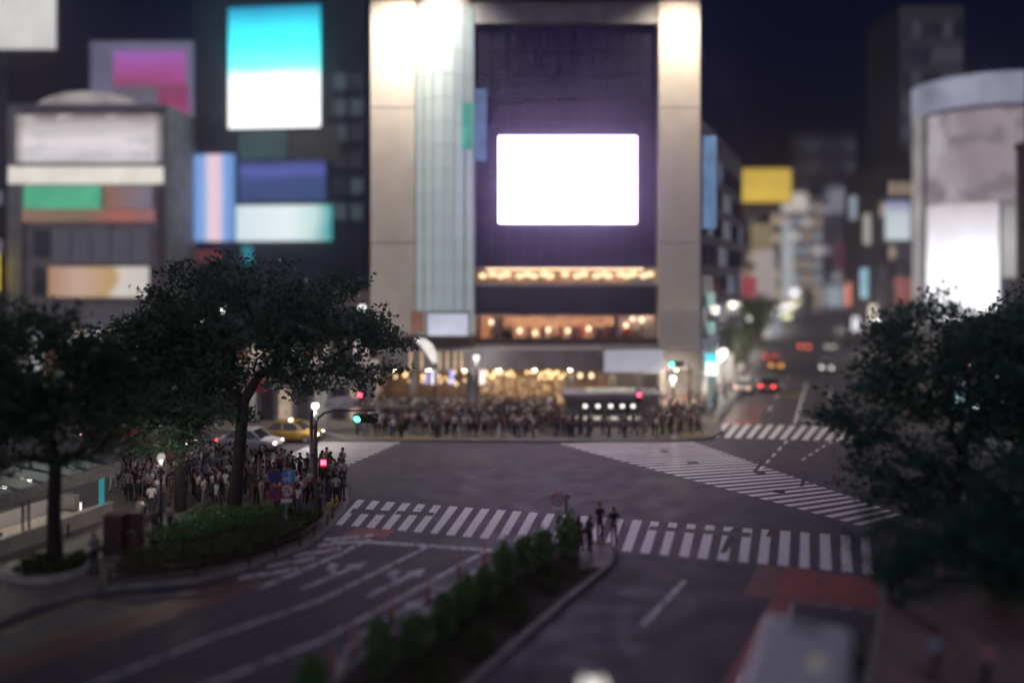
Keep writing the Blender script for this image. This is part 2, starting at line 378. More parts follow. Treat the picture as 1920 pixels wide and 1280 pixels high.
# avenue on the right: centre line, dashes, stop line, far edge line
line([(1490, 793), (1513, 718)], .22, M_WHITE); line([(1555, 753), (1557, 727)], .2, M_WHITE)
line([(1497, 786), (1580, 792)], .4, M_WHITE)
for a, b in (((1441, 770), (1447, 761)), ((1454, 748), (1460, 738)), ((1466, 728), (1470, 721)), ((1475, 711), (1478, 705))): line([a, b], .17, M_WHITE)
for (x0, y0, x1, y1) in ((1476, 826, 1420, 886), (1560, 827, 1498, 866)):
    for k in range(5):
        t = k / 5; line([(x0 + (x1 - x0) * t, y0 + (y1 - y0) * t), (x0 + (x1 - x0) * (t + .1), y0 + (y1 - y0) * (t + .1))], .16, M_WHITE)
# long thin guide curves inside the junction
cv = []
for k in range(13):
    t = k / 12; cv.append((700 + 130 * t + 0 * t, 884 + 58 * t * t))
line(cv, .07, road_paint('ghost_paint', (.15, .145, .15), (.066, .062, .07), .5))
line([(985, 944), (1090, 900), (1250, 868)], .07, MATS['ghost_paint'])
# arrows on the two left lanes: straight ahead with a side branch
def arrow(p0, p1, side):
    a = Vector(G(*p0)); b = Vector(G(*p1)); d = (b - a).normalized(); n = Vector((-d.y, d.x)); mb = MB()
    mb.ribbon([a, b - d * .9], .28, .005)
    e = b - d * .9; mb.sheet([(e + n * .42)[:], (e - n * .42)[:], b[:]], .005)
    m = a.lerp(b, .45); c = m + n * side * .62 + d * .55
    mb.add([tuple(m + d * .15) + (.0055,), tuple(m - d * .15) + (.0055,), tuple(c - d * .15) + (.0055,), tuple(c + d * .15) + (.0055,)], [(0, 1, 2, 3)])
    mb.sheet([(c + d * .42)[:], (c - d * .42)[:], (c + n * side * .55 + d * .3)[:]], .0052)
    ob('painted_arrow', mb.mesh('painted_arrow', M_WHITE2), WL)
arrow((566, 1104), (690, 1051), 1); arrow((690, 1117), (800, 1064), 1)
# yellow figure painted on the avenue
x, y = G(1483, 740)
mb = MB()
def loc2(a, b): p = Vector((x, y)) + V2 * a + U * b; return (p.x, p.y)
mb.ribbon([loc2(1.1 * math.cos(t) * .8, 1.2 + 1.5 * math.sin(t)) for t in [k * math.pi / 8 for k in range(17)]], .28, .005)
mb.ribbon([loc2(-.9, -2.2), loc2(.7, -.6)], .28, .005); mb.ribbon([loc2(.9, -2.2), loc2(-.7, -.6)], .28, .0065)
ob('painted_figure', mb.mesh('painted_figure', M_YEL), WL)
# red surfacing
def red(pts, m, z=.0035): return struct(ob('red_road_surface', MB().sheet([G(*p) for p in pts], z).mesh('red_road_surface', m)))
red([(1422, 1058), (1505, 1066), (1450, 1122), (1392, 1116)], M_REDWORN)
red([(1472, 1062), (1652, 1088), (1648, 1142), (1450, 1118)], M_RED, .0042)
red([(1450, 1120), (1490, 1124), (1440, 1200), (1418, 1330), (1325, 1330)], M_RED, .0039)
red([(642, 1002), (668, 989), (742, 992), (722, 1010)], M_RED)
red([(486, 1087), (267, 1146), (150, 1186), (0, 1238), (-120, 1285), (-120, 1330), (0, 1272), (100, 1237), (300, 1166), (482, 1104)], road_paint('old_red_paint', (.20, .06, .062), (.085, .055, .06), .5, .22))
red([(630, 1010), (500, 1062), (380, 1098), (267, 1140), (267, 1148), (400, 1110), (480, 1100), (640, 1030)], road_paint('dull_red_paint', (.13, .065, .062), (.085, .055, .06), .5, .22), .0031)
red([(1352, 792), (1380, 756), (1440, 757), (1420, 792)], M_REDWORN); red([(1352, 794), (1425, 795), (1428, 790), (1354, 789)], M_RED, .0045)
red([(1555, 800), (1640, 803), (1640, 799), (1556, 796)], M_RED, .0045)
struct(ob('bus_bay', MB().sheet([G(*p) for p in ((-60, 1200), (0, 1180), (110, 1140), (160, 1124), (265, 1146), (150, 1186), (0, 1236), (-60, 1260))], .002).mesh('bus_bay', M_CONC)))
struct(ob('asphalt_patch', MB().sheet([G(1488, 1130), G(1645, 1154), G(1640, 1330), G(1440, 1330)], .0047).mesh('asphalt_patch', M_DARKASPH)))
# raised island with soil for the shrubs
island = [G(*q) for q in ((1152, 1036), (1142, 1064), (1060, 1130), (980, 1200), (890, 1280), (800, 1365), (560, 1365), (640, 1270), (705, 1215), (800, 1160), (900, 1090), (985, 1040), (1080, 1020), (1140, 1024))]
struct(ob('traffic_island', MB().prism(island, -.02, .14).mesh('traffic_island', M_SOIL)))
struct(ob('island_tip', MB().prism([G(*q) for q in ((1153, 1035), (1139, 1066), (1085, 1075), (1090, 1020), (1141, 1023))], -.02, .148).mesh('island_tip', M_PAVE)))
kerb(island + island[:1], .17)

# ================================================================== BUILDINGS
M_DARKW = mat('dark_wall', (.06, .055, .075), .7, scale=.4)
M_GREYW = mat('grey_wall', (.24, .23, .235), .7, scale=.5)
M_PALEW = mat('pale_wall', (.45, .42, .39), .7, scale=.5)
M_STONE = mat('beige_stone', (.56, .51, .45), .65, var=.07, scale=.6)
M_BROWNW = mat('brown_wall', (.22, .17, .15), .7, scale=.5)
M_METAL = mat('grey_metal', (.20, .20, .21), .45, .5, scale=3)
M_BLACK = mat('black_metal', (.018, .018, .02), .45, .3, scale=4)
M_WHITEP = mat('white_paint', (.7, .7, .7), .5, var=.08)
M_GLASS = glass('dark_glass')
M_SPILLG = emit('spill_glow_glass', (.010, .007, .027), 1.0, .35, .12)  # purple spill from the screen put into the glass as its own glow
_lg = M_SPILLG.node_tree.nodes['Principled BSDF']; _lg.inputs['Roughness'].default_value = .9; _lg.inputs['Specular IOR Level'].default_value = .05
M_TEALG = emit('teal_lit_glass', (.20, .25, .255), .72, .12, .25)
def lit(c, s, v=.35): return emit('lit_%d_%d_%d_%d' % (c[0] * 99, c[1] * 99, c[2] * 99, s * 99), c, s, v)
WARM = (1.0, .62, .30)
class Bld:
    """an upright block facing the junction: local x along the front, front at y = 0"""
    def __init__(s, name, label, px0, px1, pyt, Y, depth, m, yaw=0.0, cat='building', z0=0.0, bodyname='wall', xs=None, top=None):
        s.Y = Y; x0, x1 = (PX(px0, Y), PX(px1, Y)) if xs is None else xs
        s.xc = (x0 + x1) / 2; s.hw = (x1 - x0) / 2; s.top = PZ(pyt, Y) if top is None else top
        s.o = thing(name, label, cat, (s.xc, Y, 0), yaw)
        if m is not None:
            s.part(bodyname, MB().box((0, depth / 2, (s.top + z0) / 2), (2 * s.hw, depth, s.top - z0)), m)
            s.part('parapet', MB().box((0, depth / 2, s.top + .35), (2 * s.hw + .3, depth + .3, .7)), m)
    def lx(s, px): return PX(px, s.Y) - s.xc
    def lz(s, py): return PZ(py, s.Y)
    def part(s, name, mb, m, parent=None, smooth=False, loc=(0, 0, 0)): return part(name, mb, m, parent or s.o, smooth, loc)
    def panel(s, name, px0, px1, py0, py1, m, y=-.12, d=.2, frame=None):
        x0, x1, z1, z0 = s.lx(px0), s.lx(px1), s.lz(py0), s.lz(py1)
        p = s.part(name, MB().box((0, 0, 0), (x1 - x0, d, z1 - z0)), m, loc=((x0 + x1) / 2, y - d / 2, (z0 + z1) / 2))
        if frame is not None:
            w, h = (x1 - x0) / 2, (z1 - z0) / 2; mb = MB(); t = .16
            for sx in (-1, 1): mb.box((sx * (w + t / 2), .03, 0), (t, d + .06, 2 * h + 2 * t))
            for sz in (-1, 1): mb.box((0, .03, sz * (h + t / 2)), (2 * w, d + .06, t))
            ob('frame', mb.mesh('frame', frame), p)
        return p
    def windows(s, px0, px1, z0, z1, nx, nz, mats, fx=.72, fz=.6, y=-.03, seed=1, name='window', wx=None):
        rng = random.Random(seed); x0, x1 = (s.lx(px0), s.lx(px1)) if wx is None else wx
        dx, dz = (x1 - x0) / nx, (z1 - z0) / nz
        me = []
        for m in mats:
            b = MB(); b.box((0, 0, 0), (dx * fx, .12, dz * fz)); b.cur = 1; w, h = dx * fx / 2, dz * fz / 2
            for sx in (-1, 0, 1): b.box((sx * w, -.02, 0), (.07, .16, 2 * h + .07))
            me.append(b.mesh(name, [m, M_METAL]))
        for i in range(nx):
            for j in range(nz):
                ob(name, me[rng.randrange(len(me))], s.o, (x0 + (i + .5) * dx, y, z0 + (j + .5) * dz))

# ---------------------------------------------------------------- the building with the big screen
QY = 66.0
q = Bld('screen_building', 'tall dark glass building with a big glowing white video screen behind the crowd', 695, 1312, -20, QY, 20, None)
qx = q.lx; qz = q.lz; hw = q.hw
q.part('core', MB().box((0, 13, 18.5), (2 * hw - .2, 18, 37)), M_DARKW)
xa, xb, xc_, xd = qx(695), qx(890), qx(1235), qx(1312); xm = qx(778)
# left tower: stone strip + lit glass strip
q.part('stone_tower', MB().box(((xa + xm) / 2, 1.9, 22.2), (xm - xa, 4, 30.6)), M_STONE)
for k in range(2):
    q.part('stone_band', MB().box(((xa + xm) / 2, -.12, 15.2 + k * 12.0), (xm - xa + .02, .03, .06)), M_STONE)
def bow(t): return .3 - 1.5 * math.sin(math.pi * t)
arcp = [(xm + (xb - xm) * k / 16, bow(k / 16) + .12) for k in range(17)]
q.part('tower_backing', MB().prism(arcp + [(xb, 4), (xm, 4)], 6.9, 37.4), M_PALEW)
gp = [MB().box((0, 0, 0), ((xb - xm) / 6 - .02, .08, 2.03)).mesh('glass_panel', m) for m in (M_TEALG, emit('blue_lit_glass', (.205, .245, .265), .72, .12, .2), emit('pale_lit_glass', (.22, .26, .26), .72, .12, .3))]
for n_ in ('teal_lit_glass', 'blue_lit_glass', 'pale_lit_glass'):
    b_ = MATS[n_].node_tree.nodes['Principled BSDF']; b_.inputs['Base Color'].default_value = (.34, .40, .40, 1); b_.inputs['Roughness'].default_value = .6
rng = random.Random(3)
for i in range(6):
    t0, t1 = i / 6, (i + 1) / 6; an = math.atan2(bow(t1) - bow(t0), (xb - xm) / 6)
    for j in range(14):
        ob('glass_panel', gp[rng.choice((0, 0, 1, 2))], q.o, (xm + (i + .5) * (xb - xm) / 6, (bow(t0) + bow(t1)) / 2, 8.0 + j * 2.08), an)
# right tower
q.part('stone_tower', MB().box(((xc_ + xd) / 2, 1.9, 20.9), (xd - xc_, 4, 33.2)), M_STONE)
for k in range(2):
    q.part('stone_band', MB().box(((xc_ + xd) / 2, -.12, 15.2 + k * 12.0), (xd - xc_ + .02, .03, .06)), M_STONE)
q.part('top_beam', MB().box((0, 1.6, 37.6), (2 * hw + .4, 4.4, 1.6)), M_GREYW)
q.part('top_band', MB().box(((xb + xc_) / 2, .9, 35.7), (xc_ - xb, 1.6, 2.0)), M_GREYW)
# dark glass front, its faint purple glow standing in for screen spill
zt, zb = 34.7, qz(500)
q.part('facade_backing', MB().box(((xb + xc_) / 2, 2.6, (zt + zb) / 2), (xc_ - xb - .02, 2.5, zt - zb)), M_DARKW)
nx, nz = 11, 10; dx, dz = (xc_ - xb) / nx, (zt - zb) / nz
pm = MB().box((0, 0, 0), (dx - .09, .12, dz - .09)).mesh('facade_panel', M_SPILLG)
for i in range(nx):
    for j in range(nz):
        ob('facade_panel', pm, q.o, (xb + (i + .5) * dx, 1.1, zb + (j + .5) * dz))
sm = screen('white_video', [(0, (.74, .54, 1.0)), (.5, (.78, .60, 1.0)), (1, (.74, .55, 1.0))], 'X', 10.5, .5, 2.0)
q.panel('video_screen', 935, 1195, 254, 418, sm, y=.85, d=.5, frame=M_BLACK)
q.panel('sign_panel', 888, 912, 165, 300, emit('blue_sign', (.06, .12, .26), 1.0, .4, .6), y=.7, d=.3)
q.panel('sign_panel', 868, 888, 200, 285, emit('teal_sign', (.05, .30, .24), 1.0, .4, .6), y=-1.1, d=.2)
# floors
def slab(z0, z1, m, y0=.2, y1=4.2, x0=xb, x1=xc_, name='floor_slab'): q.part(name, MB().box(((x0 + x1) / 2, (y0 + y1) / 2, (z0 + z1) / 2), (x1 - x0, y1 - y0, z1 - z0)), m)
M_ROOM = mat('warm_room_wall', (.46, .31, .22), .8, scale=1.0, var=.4)
M_ROOMD = mat('dark_room_wall', (.12, .085, .075), .8, scale=1.0, var=.4)
slab(11.2, 11.5, M_GREYW); slab(8.65, 11.2, M_DARKW, 1.2, 4.2, name='spandrel')
pn = MB().box((0, 0, 0), ((xc_ - xb) / 6 - .08, .08, 2.4)).mesh('window', glass('spandrel_glass', (.05, .04, .07), .12))
for i in range(6): ob('window', pn, q.o, (xb + (i + .5) * (xc_ - xb) / 6, 1.1, 9.95))
slab(11.5, 12.95, M_ROOM, 3.4, 3.9, name='room_wall')
M_LAMPW = emit('warm_lamp', (1.0, .74, .42), 1.5); M_BULB = emit('shop_bulb', (1.0, .66, .30), 3.6)
lp = MB().ball((0, 0, 0), (.40, .3, .30), 12, 8).mesh('pendant_lamp', M_LAMPW, True)
for i, px in enumerate((904, 922, 938, 950, 975, 990, 1002, 1022, 1034, 1062, 1086, 1100, 1122, 1138, 1148, 1168, 1182, 1196, 1212, 1226)): ob('pendant_lamp', lp, q.o, (qx(px), 1.5 + (i % 3) * .5, 12.15 + (i % 2) * .16))
slab(12.82, 12.94, M_ROOM, .4, 3.4, name='ceiling')
cw = MB().box((0, 0, 0), (14.6, .3, .05)).mesh('ceiling_light', emit('lounge_strip', (1.0, .70, .42), 6.0)); ob('ceiling_light', cw, q.o, ((xb + xc_) / 2, 2.6, 12.78))
# cafe floor
slab(5.75, 6.0, M_GREYW, -.2, 4.2); slab(6.0, 8.65, M_ROOM, 3.7, 4.1, name='room_wall'); slab(8.5, 8.65, M_ROOM, .4, 3.7, name='ceiling')
slab(6.0, 6.55, mat('counter', (.06, .035, .03), .6), .3, .6, name='counter')
cl = MB().box((0, 0, 0), (1.7, .5, .06)).mesh('ceiling_light', emit('cafe_ceiling', (1.0, .66, .46), 17.0))
for k in range(7): ob('ceiling_light', cl, q.o, (xb + 1.3 + k * 2.35, 2.4, 8.46))
cb = MB().ball((0, 0, 0), (.22, .22, .26), 8, 6).mesh('pendant_lamp', emit('cafe_lamp', (1.0, .70, .42), 2.2), True)
for px, z in ((975, 7.1), (1030, 7.2), (1068, 7.1), (1108, 7.3), (1180, 7.6), (1192, 8.2), (920, 7.9), (1210, 8.1), (1005, 6.9)): ob('pendant_lamp', cb, q.o, (qx(px), 1.9, z))
rng = random.Random(41)
for k in range(16):
    px = 912 + rng.random() * 305; w_ = rng.uniform(.3, 1.1); h_ = rng.uniform(.5, 1.7); q.part(rng.choice(('shelf', 'cabinet', 'partition')), MB().box((qx(px), 3.0, 6.0 + h_ / 2), (w_, .35, h_)), rng.choice((M_ROOMD, MATS['counter'], M_PALEW, mat('red_shelf', (.35, .06, .05), .6))))
q.panel('poster', 922, 942, 596, 632, mat('dark_poster', (.03, .02, .03), .6), y=3.3, d=.1)
q.panel('poster', 898, 914, 596, 640, emit('orange_poster', (.55, .2, .08), .8), y=2.6, d=.1)
for px in (893, 1155, 1232): slab(6.0, 8.6, M_ROOMD, .9, 1.3, qx(px), qx(px) + .35, 'column')
# grey fascia, blurred white sign, shops
slab(3.95, 5.75, M_GREYW, -1.6, .6, xa + 1.0, xd - .2, 'fascia')
q.panel('sign_panel', 1128, 1236, 652, 692, emit('white_fascia_sign', (.36, .36, .42), 1.0, .15, .3), y=-1.65, d=.25, frame=M_GREYW)
slab(0, 3.9, M_ROOM, 3.9, 4.15, xa, xd, 'room_wall'); slab(3.7, 3.9, M_ROOMD, .2, 3.9, xa, xd, 'ceiling')
bm = MB().ball((0, 0, 0), (.11, .11, .11), 8, 6).mesh('bulb', M_BULB, True)
rng = random.Random(5)
for k in range(44):
    px = 905 + rng.random() * 155; ob('bulb', bm, q.o, (qx(px), .5 + 2.8 * rng.random(), 3.25 + rng.choice((0, 0, .15, -.35))))
for k in range(22):
    px = 700 + rng.random() * 180; ob('bulb', bm, q.o, (qx(px), .5 + 2.8 * rng.random(), 2.2 + rng.random() * 1.2))
for px in (1087, 1108): ob('pendant_lamp', cb, q.o, (qx(px), -.4, 3.3))
sh = emit('shelf_goods', (.75, .44, .22), .55, .9, 2.4)
for k in range(7): slab(.25 + .0, 2.6, sh, 3.2, 3.85, xb + .4 + k * 1.15, xb + 1.3 + k * 1.15, 'shop_shelf')
for px in (700, 775, 1070, 1150, 1240, 1305): slab(0, 3.95, M_GREYW, -.4, .3, qx(px) - .3, qx(px) + .3, 'column')
q.part('round_column', MB().tube([(qx(889), -3.0, 0), (qx(889), -3.0, 4.0)], .55, 16), M_GREYW, smooth=True)
# left corner at cafe height
slab(4.0, 7.0, M_ROOM, 2.6, 3.2, xa, xb, 'room_wall'); slab(6.75, 6.95, M_GREYW, -.3, 2.6, xa, xb)
q.panel('sign_panel', 806, 880, 586, 626, emit('white_box_sign', (.62, .64, .78), .85, .2, .4), y=-1.35, d=.4, frame=M_METAL)
q.panel('sign_panel', 772, 800, 583, 622, emit('red_dim_sign', (.22, .10, .07), .8, .3, .6), y=-.2, d=.3)
for px, w, c in ((815, 8, (.9, .9, 1.0)), (848, 7, (.35, .38, .85)), (802, 7, (.25, .24, .5)), (905, 10, (.9, .8, .7))):
    q.panel('light_box', px - w / 2, px + w / 2, 690, 718, emit('lightbox_%d' % px, c, 1.6, .3), y=-.6, d=.2)
for px in (775, 795, 828, 842, 856, 868): q.panel('light_strip', px - 2, px + 2, 655, 690, emit('warm_strip', (.75, .50, .28), .9, .4), y=-1.7, d=.1)
dl = MB().disc((0, 0, 0), .16, .05, 14, 'z').mesh('added_downlight', emit('added_crowd_light', (1, .80, .54), 75.0))  # fixtures added under the fascia to brighten the crowd
for k in range(9): ob('added_downlight', dl, q.o, (xa + 2.2 + k * 3.1, -1.2, 3.92))
# floodlights washing the two towers
def flood(x, y, z, tx, ty, tz, e, col, ang):
    f = q.part('floodlight', MB().box((0, 0, 0), (.9, .4, .35)), M_BLACK, loc=(x, y, z))
    ob('lens', MB().box((0, .02, -.2), (.8, .3, .04)).mesh('lens', emit('flood_lens', (1, .86, .68), 9)), f)
    d = bpy.data.lights.new('flood_light', 'SPOT'); d.energy = e; d.color = col; d.spot_size = R(ang); d.spot_blend = 1.0; d.shadow_soft_size = .4
    l = ob('flood_light', d, q.o, (x, y, z - .35)); l.rotation_euler = Vector((tx - x, ty - y, tz - z)).to_track_quat('-Z', 'Y').to_euler()
flood(xa + 2.2, -5.5, 38.6, xa + 3.4, 0, 25, 15500, (1.0, .86, .70), 125)
flood(xb - 2.4, -5.0, 38.6, xb - 3.2, 0, 30.0, 9500, (1.0, .93, .84), 120)
flood((xc_ + xd) / 2, -5.0, 38.6, (xc_ + xd) / 2, 0, 25, 14500, (1.0, .85, .68), 118)
for x in (xa + 2.2, xb - 2.4, (xc_ + xd) / 2): q.part('lamp_arm', MB().box((x, -2.8, 38.5), (.12, 5.6, .12)), M_BLACK)

# tower continuing down the avenue beside it
yaw = ANG_U
sx, sy = 17.15, 66.4
s1 = thing('avenue_block', 'narrow grey block running back along the avenue right of the big screen', 'building', (sx, sy, 0), yaw)
part('wall', MB().box((14, 4.2, 13.2), (28, 8, 26.4)), M_GREYW, s1)
for i in range(9):
    for j in range(7):
        pass
wm = [MB().box((0, 0, 0), (2.0, .12, 1.9)).mesh('window', m) for m in (M_GLASS, emit('dim_window', (.13, .12, .12), .8, .4), emit('dim_blue_window', (.08, .10, .15), .8, .4))]
rng = random.Random(9)
for i in range(9):
    for j in range(7): ob('window', wm[rng.choice((0, 0, 1, 2))], s1, (1.8 + i * 3.0, .15, 5.4 + j * 2.9))
part('blue_sign', MB().box((.0, -.6, 20.5), (.5, 1.1, 8.2)), emit('tall_blue_sign', (.13, .24, .42), .8, .3, .5), s1)
part('teal_box_sign', MB().box((1.2, -.5, 10.0), (1.3, .5, 1.3)), emit('teal_box', (.28, .48, .42), .8, .3), s1)
part('teal_box_sign', MB().box((1.2, -.5, 7.4), (1.3, .5, 1.1)), emit('teal_box', (.28, .48, .42), .8, .3), s1)
part('shop_front', MB().box((14, .1, 1.9), (27, .3, 3.2)), emit('avenue_shops', (.62, .56, .48), 1.0, .7, .5), s1)

# ---------------------------------------------------------------- buildings on the left
a = Bld('advert_building', 'grey corner building with a big white poster, green sign and shuttered floors', 18, 312, 206, 92, 16, mat('advert_wall', (.40, .38, .37), .7, scale=.5))
a.panel('poster_board', 34, 308, 216, 306, screen('white_poster', [(0, (.60, .57, .60)), (.45, (.80, .74, .76)), (.75, (.50, .45, .44)), (1, (.20, .17, .16))], 'Z', 1.0, .35, 2.2, (.55, .52, .54)), d=.35, frame=M_METAL)
arc = [(a.lx(62), a.lz(205))] + [(a.lx(160) - (a.lx(160) - a.lx(62)) * math.cos(t), a.lz(205) + (a.lz(170) - a.lz(205)) * math.sin(t)) for t in [k * math.pi / 14 for k in range(1, 14)]] + [(a.lx(258), a.lz(205))]
na = len(arc); a.part('arched_top', MB().add([(x, .3, z) for x, z in arc] + [(x, 1.0, z) for x, z in arc], [tuple(range(na)), tuple(range(2 * na - 1, na - 1, -1))] + [(k, na + k, na + (k + 1) % na, (k + 1) % na) for k in range(na)]), emit('arched_poster', (.36, .32, .31), .9, .35, .2))
a.panel('light_band', 22, 310, 314, 345, emit('white_band', (.86, .80, .72), .92, .1, .4), d=.5)
a.panel('green_sign', 50, 190, 350, 392, emit('green_sign', (.10, .52, .30), .78, .15, .5), d=.4)
a.panel('orange_band', 30, 292, 393, 416, screen('orange_band', [(0, (.30, .17, .11)), (.5, (.22, .15, .11)), (.75, (.42, .13, .10)), (1, (.30, .14, .16))], 'X', .9, .1), d=.3)
a.panel('red_panel', 198, 285, 352, 391, screen('red_panel', [(0, (.32, .14, .09)), (.55, (.28, .19, .19)), (1, (.22, .2, .3))], 'X', .8, .4, 3), d=.25)
shm = mat('shutter', (.52, .53, .55), .6, .0, scale=2)
for r0, r1 in ((430, 494),):
    for k in range(5):
        p0 = 100 + k * 37; pnl = a.panel('shutter', p0, p0 + 34, r0, r1, shm, d=.1)
a.panel('window', 66, 92, 432, 480, M_GLASS, d=.06, frame=M_METAL); a.panel('window', 66, 90, 504, 552, M_GLASS, d=.06, frame=M_METAL)
a.panel('warm_sign', 96, 284, 500, 557, screen('warm_sign', [(0, (.42, .24, .14)), (.3, (.58, .40, .32)), (.62, (.52, .33, .14)), (.72, (.70, .62, .56)), (1, (.62, .58, .56))], 'X', .95, .3, 2.5), d=.5, frame=M_METAL)
a.panel('corner_column', 18, 46, 207, 760, M_PALEW, d=.35)
a.panel('corner_column', 296, 312, 207, 760, M_BROWNW, d=.35)
for k in range(10):
    p0 = 30 + k * 28; a.panel('shop_window', p0, p0 + 25, 620, 735, lit([(1, .8, .6), (.9, .9, 1.0), (.8, .45, .25), (.5, .7, .7)][k % 4], (.5, .9, .3, .7)[k % 4]), d=.2)
a.panel('yellow_sign', -22, 14, 476, 545, emit('yellow_sign', (.85, .66, .03), .95, .2), y=-1.4, d=.4)
b = Bld('screen_tower', 'dark tower on the left edge carrying a white screen at roof height', -330, 16, -60, 98, 12, M_DARKW)
b.panel('white_screen', -120, 112, -70, 96, emit('pale_screen', (.66, .64, .62), 1.0, .12, .2), y=-.3, d=.5, frame=M_METAL)
b.windows(-320, 10, 8, 37, 9, 9, [M_GLASS, lit((.3, .3, .35), .5), M_GLASS], seed=4)
c = Bld('billboard_building', 'dark building with a framed magenta billboard on its roof', 168, 395, 252, 110, 10, M_DARKW)
c.panel('billboard', 172, 390, 80, 242, emit('lavender_board', (.135, .13, .21), .95, .25, .15), y=.2, d=.5, frame=M_METAL)
c.panel('picture', 216, 350, 98, 164, screen('magenta_picture', [(0, (.22, .05, .10)), (.4, (.34, .06, .24)), (1, (.30, .11, .42))], 'Z', 1.1, .5, 1.8), y=-.35, d=.1)
c.panel('picture', 298, 356, 164, 226, screen('crimson_picture', [(0, (.40, .06, .26)), (.5, (.24, .03, .10)), (1, (.20, .04, .10))], 'Z', 1.1, .6, 1.8), y=-.35, d=.1)
c.panel('picture', 216, 298, 166, 226, screen('grey_picture', [(0, (.16, .15, .20)), (1, (.10, .09, .12))], 'Z', 1.0, .6, 1.8), y=-.35, d=.1)
c.part('board_support', (lambda B: [B.box((x, .8, c.lz(245) + 5), (.35, .35, 10.5)) for x in (-5.6, -2, 2, 5.6)] and B)(MB()), M_METAL)
d = Bld('teal_screen_building', 'dark high block with a glowing teal and white screen and lower signs', 355, 690, -15, 100, 14, mat('navy_wall', (.035, .04, .06), .6, scale=.5), yaw=R(-6))
d.panel('video_screen', 430, 608, 16, 242, screen('teal_video', [(0, (1, 1, 1)), (.40, (.95, 1, 1)), (.50, (.16, .95, .95)), (.68, (.05, .80, .88)), (.84, (.03, .55, .66)), (1, (.01, .16, .30))], 'Z', 1.7, .08, 2), y=-.3, d=.6, frame=M_BLACK)
d.panel('side_sign', 364, 440, 290, 452, screen('striped_sign', [(0, (.16, .32, .68)), (.25, (.22, .42, .80)), (.42, (.88, .66, .74)), (.66, (.86, .62, .70)), (.80, (.22, .42, .82)), (1, (.14, .30, .62))], 'X', 1.0, .06), d=.7, y=-.5)
d.panel('blue_board', 448, 614, 302, 378, screen('blue_board', [(0, (.03, .06, .16)), (.5, (.04, .07, .20)), (.72, (.09, .11, .40)), (1, (.03, .04, .12))], 'Z', 1.0, .4, 2), d=.3)
d.panel('white_screen', 446, 628, 386, 452, screen('white_shop_screen', [(0, (.70, .82, .88)), (.55, (.85, .93, .93)), (.82, (.60, .80, .78)), (1, (.04, .36, .36))], 'X', 1.0, .15, 2), d=.6, y=-.4)
d.panel('green_glass', 446, 540, 246, 298, emit('green_glass', (.025, .06, .06), 1.0, .3, .2), d=.1)
d.panel('stone_panel', 545, 640, 240, 300, mat('olive_panel', (.22, .22, .16), .7), d=.15)
d.windows(560, 690, 19, 40, 4, 6, [M_GLASS, emit('dusk_window', (.05, .07, .08), .8, .4), M_GLASS], seed=8)
d.panel('teal_light', 455, 472, 460, 498, emit('teal_light', (.02, .20, .24), 1.0, .3), d=.3)
d.panel('red_sign', 365, 412, 468, 492, emit('red_dim', (.12, .03, .04), 1.0, .3), d=.3)
for k in range(9):
    p0 = 360 + k * 36; d.panel('shop_window', p0, p0 + 30, 660 - (k % 2) * 12, 742, lit([(1, .7, .4), (.9, .95, 1.0), (.9, .3, .3), (1, .85, .7)][k % 4], (.35, .6, .3, .5)[k % 4]), d=.2)
# low pale arcade behind the taxi
e = Bld('low_arcade', 'low pale building with lit openings behind the yellow taxi', 415, 700, 700, 61.5, 5, M_PALEW, yaw=R(2))
for k in range(8):
    p0 = 425 + k * 33; e.panel('opening', p0, p0 + 24, 728, 786, [mat('arcade_dark', (.05, .045, .05), .6), lit((.55, .50, .46), .35), mat('arcade_dark', (.05, .045, .05), .6), lit((.75, .55, .40), .5)][k % 4], d=.08, frame=M_GREYW)
e.panel('red_awning', 470, 505, 712, 730, mat('red_cloth', (.35, .05, .05), .8), d=1.2)
e.panel('lit_sign', 400, 432, 712, 728, emit('white_sign_small', (.95, .9, .9), 1.5, .2), d=.4, y=-.3); e.panel('orange_sign', 420, 436, 722, 732, emit('orange_small', (.9, .35, .1), 1.2), d=.3, y=-.8)
f2 = Bld('corner_shop', 'small shop with warm lights beside the glass building, behind the crowd', 615, 694, 560, 70, 6, M_BROWNW)
for k in range(4): f2.panel('shop_window', 625 + k * 17, 639 + k * 17, 705, 752, lit([(1, .75, .45), (.5, .6, 1.0), (1, .5, .25), (1, .8, .6)][k], .9), d=.2)
f2.panel('round_sign', 666, 690, 630, 668, emit('pink_sign', (.62, .50, .56), .9, .3), d=.3); f2.panel('shop_window', 625, 690, 575, 610, M_GLASS, d=.1, frame=M_METAL)

# ---------------------------------------------------------------- avenue and right side
h = Bld('banner_tower', 'tall rounded corner tower hung with a large pale lit banner on the right', 1728, 1950, 150, 100, 14, None, yaw=R(-29))
cyl = []
for k in range(17):
    t = math.pi * (k / 16); cyl.append((-h.hw * math.cos(t), 7 - 7.0 * math.sin(t)))
h.part('wall', MB().prism(cyl + [(h.hw, 16), (-h.hw, 16)], 0, h.top), mat('pale_tower_wall', (.36, .35, .37), .7))
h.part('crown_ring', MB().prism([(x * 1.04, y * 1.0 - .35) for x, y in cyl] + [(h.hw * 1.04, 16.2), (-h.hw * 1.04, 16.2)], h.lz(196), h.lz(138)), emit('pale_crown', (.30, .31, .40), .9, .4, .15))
def curved(name, t0, t1, z0, z1, m, off=.25):
    n = 10; inn = []; out = []
    for k in range(n + 1):
        t = math.pi * (t0 + (t1 - t0) * k / n); c, s_ = -math.cos(t), math.sin(t)
        inn.append((h.hw * c, 7 - 7 * s_)); out.append(((h.hw + off) * c, 7 - (7 + off) * s_))
    h.part(name, MB().prism(out + inn[::-1], z0, z1), m)
